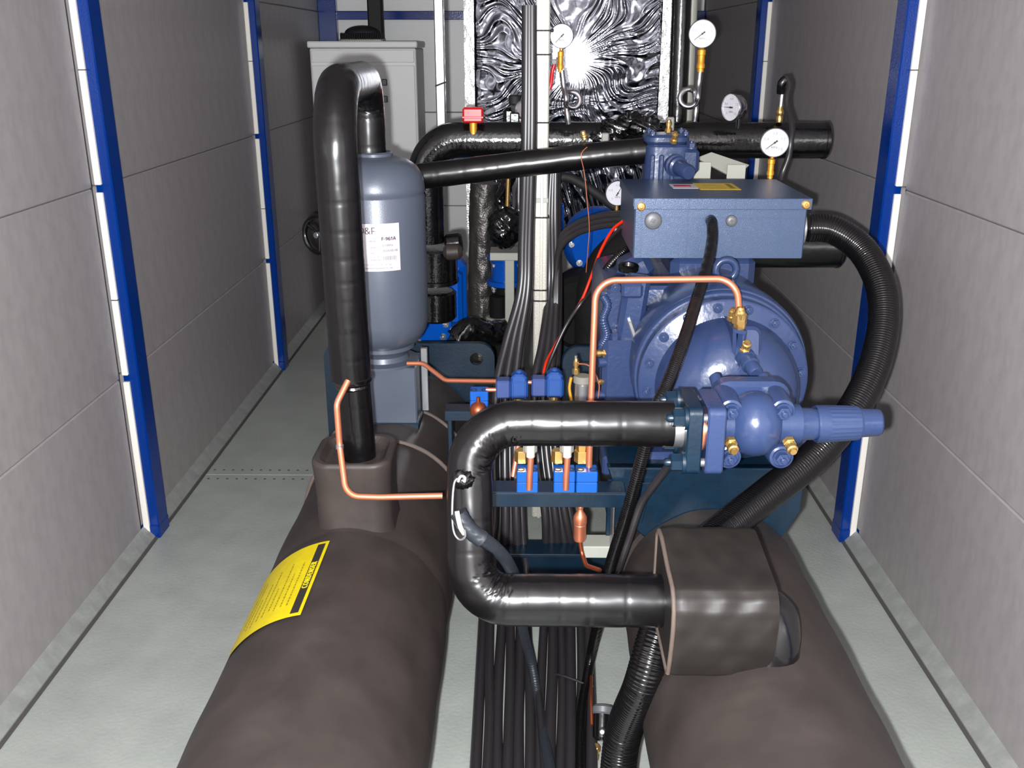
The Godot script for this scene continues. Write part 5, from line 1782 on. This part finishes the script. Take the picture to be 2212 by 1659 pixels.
	var s := thing("strut_post", "pale galvanised square post with black cable ties and cables strapped beside it", "post", Vector3(sx, 0, -2.92))
	var sb := B.new()
	sb.box(Vector3(0.041, 2.4, 0.041), mv(Vector3(sx, 1.25, -2.92)), 0.004)
	sb.box(Vector3(0.009, 2.4, 0.003), mv(Vector3(sx + 0.002, 1.25, -2.8985)), 0.001)
	part(sb, "post", M.galv, s)
	part(boxed(Vector3(0.043, 0.014, 0.043), Vector3(sx, at(1165, 433, 2.9).y, -2.92), 0.001), "sleeve_band", M.pale_steel, s)
	for y in [66, 118, 265, 470, 627, 650]:
		var ty := at(1165, y, 2.9).y
		var o := thing("cable_tie", {66: "topmost black cable tie on the pale post, beside the gauge", 118: "black cable tie on the pale post just below the topmost one", 265: "black cable tie on the pale post at the height of the thick header pipe", 470: "black cable tie on the pale post just below its grey band", 627: "upper of the two close black cable ties low on the pale post", 650: "lowest black cable tie on the pale post"}[y], "cable tie", Vector3(sx, ty, -2.9), "black cable ties on the pale post")
		part(boxed(Vector3(0.05, 0.0042, 0.05), Vector3(sx, ty, -2.92), 0.001), "band", M.black_matte, o)
		part(boxed(Vector3(0.009, 0.009, 0.007), Vector3(sx + (0.026 if y < 100 else -0.03), ty, -2.894), 0.002), "tie_head", M.black_matte, o)


# ---------------------------------------------------------------- cables and conduits
func cables() -> void:
	# left bundle along the strut, down behind the rack, out along the floor
	for k in 6:
		var u := (k - 2.5)
		var r: float = [0.014, 0.0124, 0.0136, 0.0126, 0.014, 0.012][k]
		var jig: float = [0.0, 4.0, -3.0, 2.0, 3.0, -2.0][k]
		var o := thing("cable", ["leftmost", "second", "third", "fourth", "fifth", "rightmost"][k] + " black cable, counted from the yellow-stickered vessel, of the left floor bundle", "cable", Vector3(0, 0.01, -1.6), "left cable bundle")
		var zz := 0.014 * (k % 2)
		var pts := [at(1145 + u * 3.0, 12, 2.9 + zz), at(1144 + u * 3.4, 300, 2.88 + zz), at(1138 + u * 3.6, 520, 2.88 + zz), at(1134 + u * 4.0, 630, 2.86 + zz), at(1112 + u * 7.0, 740, 2.8 + zz), at(1098 + u * 10.0, 840, 2.72 + zz), at(1096 + u * 11.0, 980, 2.62 + zz), at(1098 + u * 12.0, 1130, 2.56 + zz)]
		for py in [1250, 1330, 1450, 1560, 1720]:
			pts.append(on_floor(1094 + jig * sin(py * 0.012 + k) + u * (18.5 + (py - 1250) * 0.012) - (py - 1250) * 0.02, py, 0.014 + 0.011 * (k % 2)))
		part(tube(spline(pts, 0.02), r, 12), "sheath", M.cable, o)
	for k in 6:
		var u := (k - 2.5)
		var o := thing("cable", ["leftmost", "second", "third", "fourth", "fifth", "rightmost"][k] + " black cable of the floor bundle beside the fat corrugated conduit", "cable", Vector3(0.1, 0.01, -1.6), "right cable bundle")
		var zz := 0.014 * (k % 2)
		var pts := [at(1197 + u * 2.0, 350, 2.98 + zz), at(1194 + u * 3.4, 470, 2.96 + zz), at(1196 + u * 4.0, 620, 2.94 + zz), at(1188 + u * 6.5, 740, 2.82 + zz), at(1178 + u * 9.0, 830, 2.72 + zz), at(1186 + u * 10.0, 980, 2.62 + zz), at(1206 + u * 11.0, 1120, 2.56 + zz)]
		for py in [1240, 1330, 1450, 1560, 1720]:
			pts.append(on_floor(1222 + [3.0, -3.0, 4.0, 0.0, -4.0, 2.0][k] * sin(py * 0.011 + k * 2.0) + u * (19.0 + (py - 1250) * 0.008), py, 0.014 + 0.011 * (k % 2)))
		part(tube(spline(pts, 0.02), [0.0126, 0.014, 0.0122, 0.014, 0.012, 0.0136][k], 12), "sheath", M.cable, o)
	var tie := thing("cable_tie", "black cable tie slanting across the right floor bundle", "cable tie", on_floor(1245, 1470, 0.04))
	part(tube(spline([on_floor(1190, 1456, 0.03), on_floor(1210, 1458, 0.045), on_floor(1240, 1468, 0.045), on_floor(1270, 1480, 0.035), on_floor(1284, 1484, 0.025)], 0.01), 0.0032, 8), "band", M.black_matte, tie)
	part(boxed(Vector3(0.012, 0.01, 0.012), on_floor(1278, 1482, 0.035), 0.002), "tie_head", M.black_matte, tie)
	# single cable crossing between the bundles
	var x := thing("cable", "single black cable crossing from one floor bundle to the other", "cable", on_floor(1160, 1500, 0.03))
	part(tube(spline([on_floor(1130, 1300, 0.035), on_floor(1140, 1370, 0.04), on_floor(1153, 1440, 0.03), on_floor(1166, 1530, 0.03), on_floor(1180, 1720, 0.03)], 0.02), 0.0085, 12), "sheath", M.cable, x)
	# fat corrugated conduit from the terminal box round to the floor
	var c := thing("corrugated_conduit", "fat black corrugated conduit sweeping from the terminal box down to the floor", "conduit", Vector3(0.3, 0.03, -1.6))
	var cp := [at(1745, 492, 2.43), at(1800, 497, 2.42), at(1862, 540, 2.37), at(1902, 615, 2.28), at(1908, 700, 2.2), at(1885, 800, 2.11), at(1833, 900, 2.02), at(1755, 990, 1.95), at(1655, 1070, 1.87), at(1572, 1136, 1.79), Vector3(0.345, 0.592, -1.69), Vector3(0.262, 0.52, -1.56), at(1388, 1480, 1.51), at(1340, 1620, 1.55), Vector3(0.185, 0.045, -1.42), Vector3(0.17, 0.04, -0.9)]
	part(tube(spline(cp, 0.0017), corrugated(0.0365, 0.0068, 0.05), 26), "sleeve", M.conduit, c)
	# cable in a slim conduit from the front of the box
	var s := thing("corrugated_conduit", "slim black corrugated conduit hanging from the front of the terminal box", "conduit", at(1535, 478, 2.3))
	var sp := [at(1534, 474, 2.33), at(1538, 484, 2.27), at(1538, 520, 2.22), at(1526, 580, 2.1), at(1504, 650, 1.98), at(1474, 745, 1.86), at(1442, 830, 1.78), at(1416, 885, 1.74), at(1388, 985, 1.745), at(1352, 1115, 1.76), at(1318, 1225, 1.8), at(1298, 1320, 1.9), on_floor(1280, 1400, 0.1), on_floor(1268, 1470, 0.035), on_floor(1256, 1560, 0.03), on_floor(1252, 1720, 0.03)]
	part(tube(spline(sp, 0.0016), corrugated(0.0132, 0.005, 0.1), 18), "sleeve", M.conduit, s)
	# second dark cable behind the upper pipe
	var d := thing("cable", "thin dark cable slanting down behind the teal pipe flange", "cable", at(1400, 1070, 1.9))
	part(tube(spline([at(1462, 985, 1.75), at(1440, 1012, 1.8), at(1405, 1058, 1.84), at(1384, 1090, 1.86), at(1360, 1160, 1.86), at(1335, 1235, 1.9), on_floor(1312, 1330, 0.1)], 0.012), 0.0085, 12), "sheath", M.cable, d)
	# conduit at the upper left of the compressor and black arcs to the strut
	var e := thing("corrugated_conduit", "short ribbed black conduit curling under the left end of the terminal box", "conduit", at(1310, 580, 2.5))
	part(tube(spline([at(1368, 530, 2.5), at(1345, 545, 2.48), at(1315, 575, 2.47), at(1296, 610, 2.5), at(1288, 660, 2.6)], 0.0016), corrugated(0.0115, 0.005, 0.12), 14), "sleeve", M.conduit, e)
	for k in 3:
		var a := thing("cable", ["uppermost", "middle", "lowest"][k] + " of three black cables arching from pale post to terminal box", "cable", at(1260, 480, 2.9), "arching black cables")
		var dy := k * 11.0
		part(tube(spline([at(1350, 462 + dy, 2.7), at(1300, 466 + dy, 2.78), at(1245, 483 + dy, 2.86), at(1212 - k, 515 + dy, 2.9), at(1205 - k * 2, 575 + dy, 2.92), at(1203 - k * 3, 680, 2.9), at(1196, 790, 2.8)], 0.015), 0.0095, 12), "sheath", M.cable, a)
	var g := thing("cable", "thick black hose running diagonally behind the half hidden gauge", "hose", at(1270, 420, 3.2))
	part(tube(spline([Vector3(at(1200, 700, 3.2).x, 0.01, -3.2), at(1200, 700, 3.2), at(1197, 520, 3.2), at(1196, 430, 3.2), at(1206, 388, 3.2), at(1232, 385, 3.2), at(1280, 412, 3.2), at(1330, 448, 3.2), at(1350, 462, 3.15)], 0.012), 0.016, 14), "sheath", M.black_matte, g)
	# red wire and hair-thin copper wire
	var w := thing("red_wire", "bright orange-red wire dropping from behind the terminal box", "wire", at(1270, 620, 2.75))
	part(tube(spline([at(1345, 478, 2.6), at(1322, 498, 2.64), at(1296, 545, 2.68), at(1276, 600, 2.7), at(1258, 645, 2.7), at(1236, 682, 2.72), at(1218, 712, 2.76), at(1194, 755, 2.72), at(1180, 782, 2.66), at(1173, 812, 2.62)], 0.008), 0.0042, 10), "wire", M.orange, w)
	var bw := thing("cable", "black cable twisted round the orange-red wire", "cable", at(1250, 660, 2.7))
	part(tube(spline([at(1344, 490, 2.6), at(1310, 525, 2.7), at(1290, 565, 2.75), at(1280, 620, 2.74), at(1255, 655, 2.69), at(1222, 705, 2.69), at(1190, 775, 2.66), at(1170, 830, 2.6)], 0.01), 0.0055, 10), "sheath", M.cable, bw)
	var cw := thing("copper_wire", "hair-thin copper wire dangling in front of the foil", "wire", at(1268, 450, 2.7))
	part(tube(spline([at(1268, 318, 2.68), at(1255, 335, 2.66), at(1262, 372, 2.67), at(1268, 430, 2.68), at(1273, 490, 2.69), at(1270, 540, 2.7), at(1266, 590, 2.72)], 0.01), 0.0016, 6), "wire", M.copper, cw)
	var jn := thing("wire_joint", "small brass wire joint on top of the rising black pipe", "connector", at(1261, 290, 2.9))
	part(cyl(0.008, 0.026, ax(at(1263, 303, 2.755), Vector3(-0.25, 1, 0)), 12), "barrel", M.brass, jn)
	part(cyl(0.01, 0.008, ax(at(1262, 297, 2.755), Vector3(-0.25, 1, 0)), 12), "collar", M.brass, jn)
	# black wrapped lumps around the suction line top
	var kl := thing("wrapped_joint", "crumpled black film bunched on the pipes left of the upper blue valve", "wrapping", at(1350, 285, 2.95))
	for e2 in [[1330, 283, 0.034, 3.0], [1362, 266, 0.03, 3.02], [1395, 276, 0.03, 2.98], [1300, 294, 0.024, 2.98]]:
		var b := B.new()
		var rows := []
		var cc := at(e2[0], e2[1], e2[3])
		for i in 15:
			var u := PI * i / 14.0
			var row := PackedVector3Array()
			for j in 26:
				var a := TAU * j / 26
				var r: float = e2[2] * (1.0 + 0.4 * noise.get_noise_3d(cos(a) * sin(u) * 2.4 + e2[0], cos(u) * 2.4, sin(a) * sin(u) * 2.4))
				row.append(cc + Vector3(cos(a) * sin(u) * r * 1.5, cos(u) * r, sin(a) * sin(u) * r))
			rows.append(row)
		b.auto_grid(rows, true, Vector3.ZERO)
		part(b, "film_bunch", M.black_film, kl)
	for e3 in [[1307, 302], [1448, 268]]:
		part(boxed(Vector3(0.022, 0.04, 0.012), at(e3[0], e3[1], 2.88), 0.003), "paper_tag", M.grey_plastic, kl)


func small_things() -> void:
	# little valve on the floor beside the fat conduit
	var p := on_floor(1300, 1600, 0.03)
	var t := thing("drain_valve", "small dark drain valve with a brass nose on the floor by the fat conduit", "valve", p)
	part(cyl(0.022, 0.075, ax(p + Vector3(0.0, 0.0, 0.0), Vector3(0.05, 0.6, -0.6)), 22, 0.006), "body", M.black_gloss, t)
	part(cyl(0.026, 0.022, ax(p + Vector3(0.004, 0.04, -0.04), Vector3(0.05, 0.6, -0.6)), 22, 0.005), "collar", M.plug, t)
	fitting(t, p + Vector3(-0.015, -0.004, 0.012), Vector3(-0.15, -0.25, 1), 0.012, 0.045)
	part(cyl(0.007, 0.02, ax(p + Vector3(0.0, 0.03, 0.0), Vector3(-0.1, 0.5, 1)), 12), "pin", M.steel, t)
	part(tube(spline([p + Vector3(-0.022, 0.02, -0.03), p + Vector3(-0.02, 0.05, -0.1), p + Vector3(-0.012, 0.03, -0.2)], 0.008), 0.004, 8), "brown_lead", M.copper_dark, t)
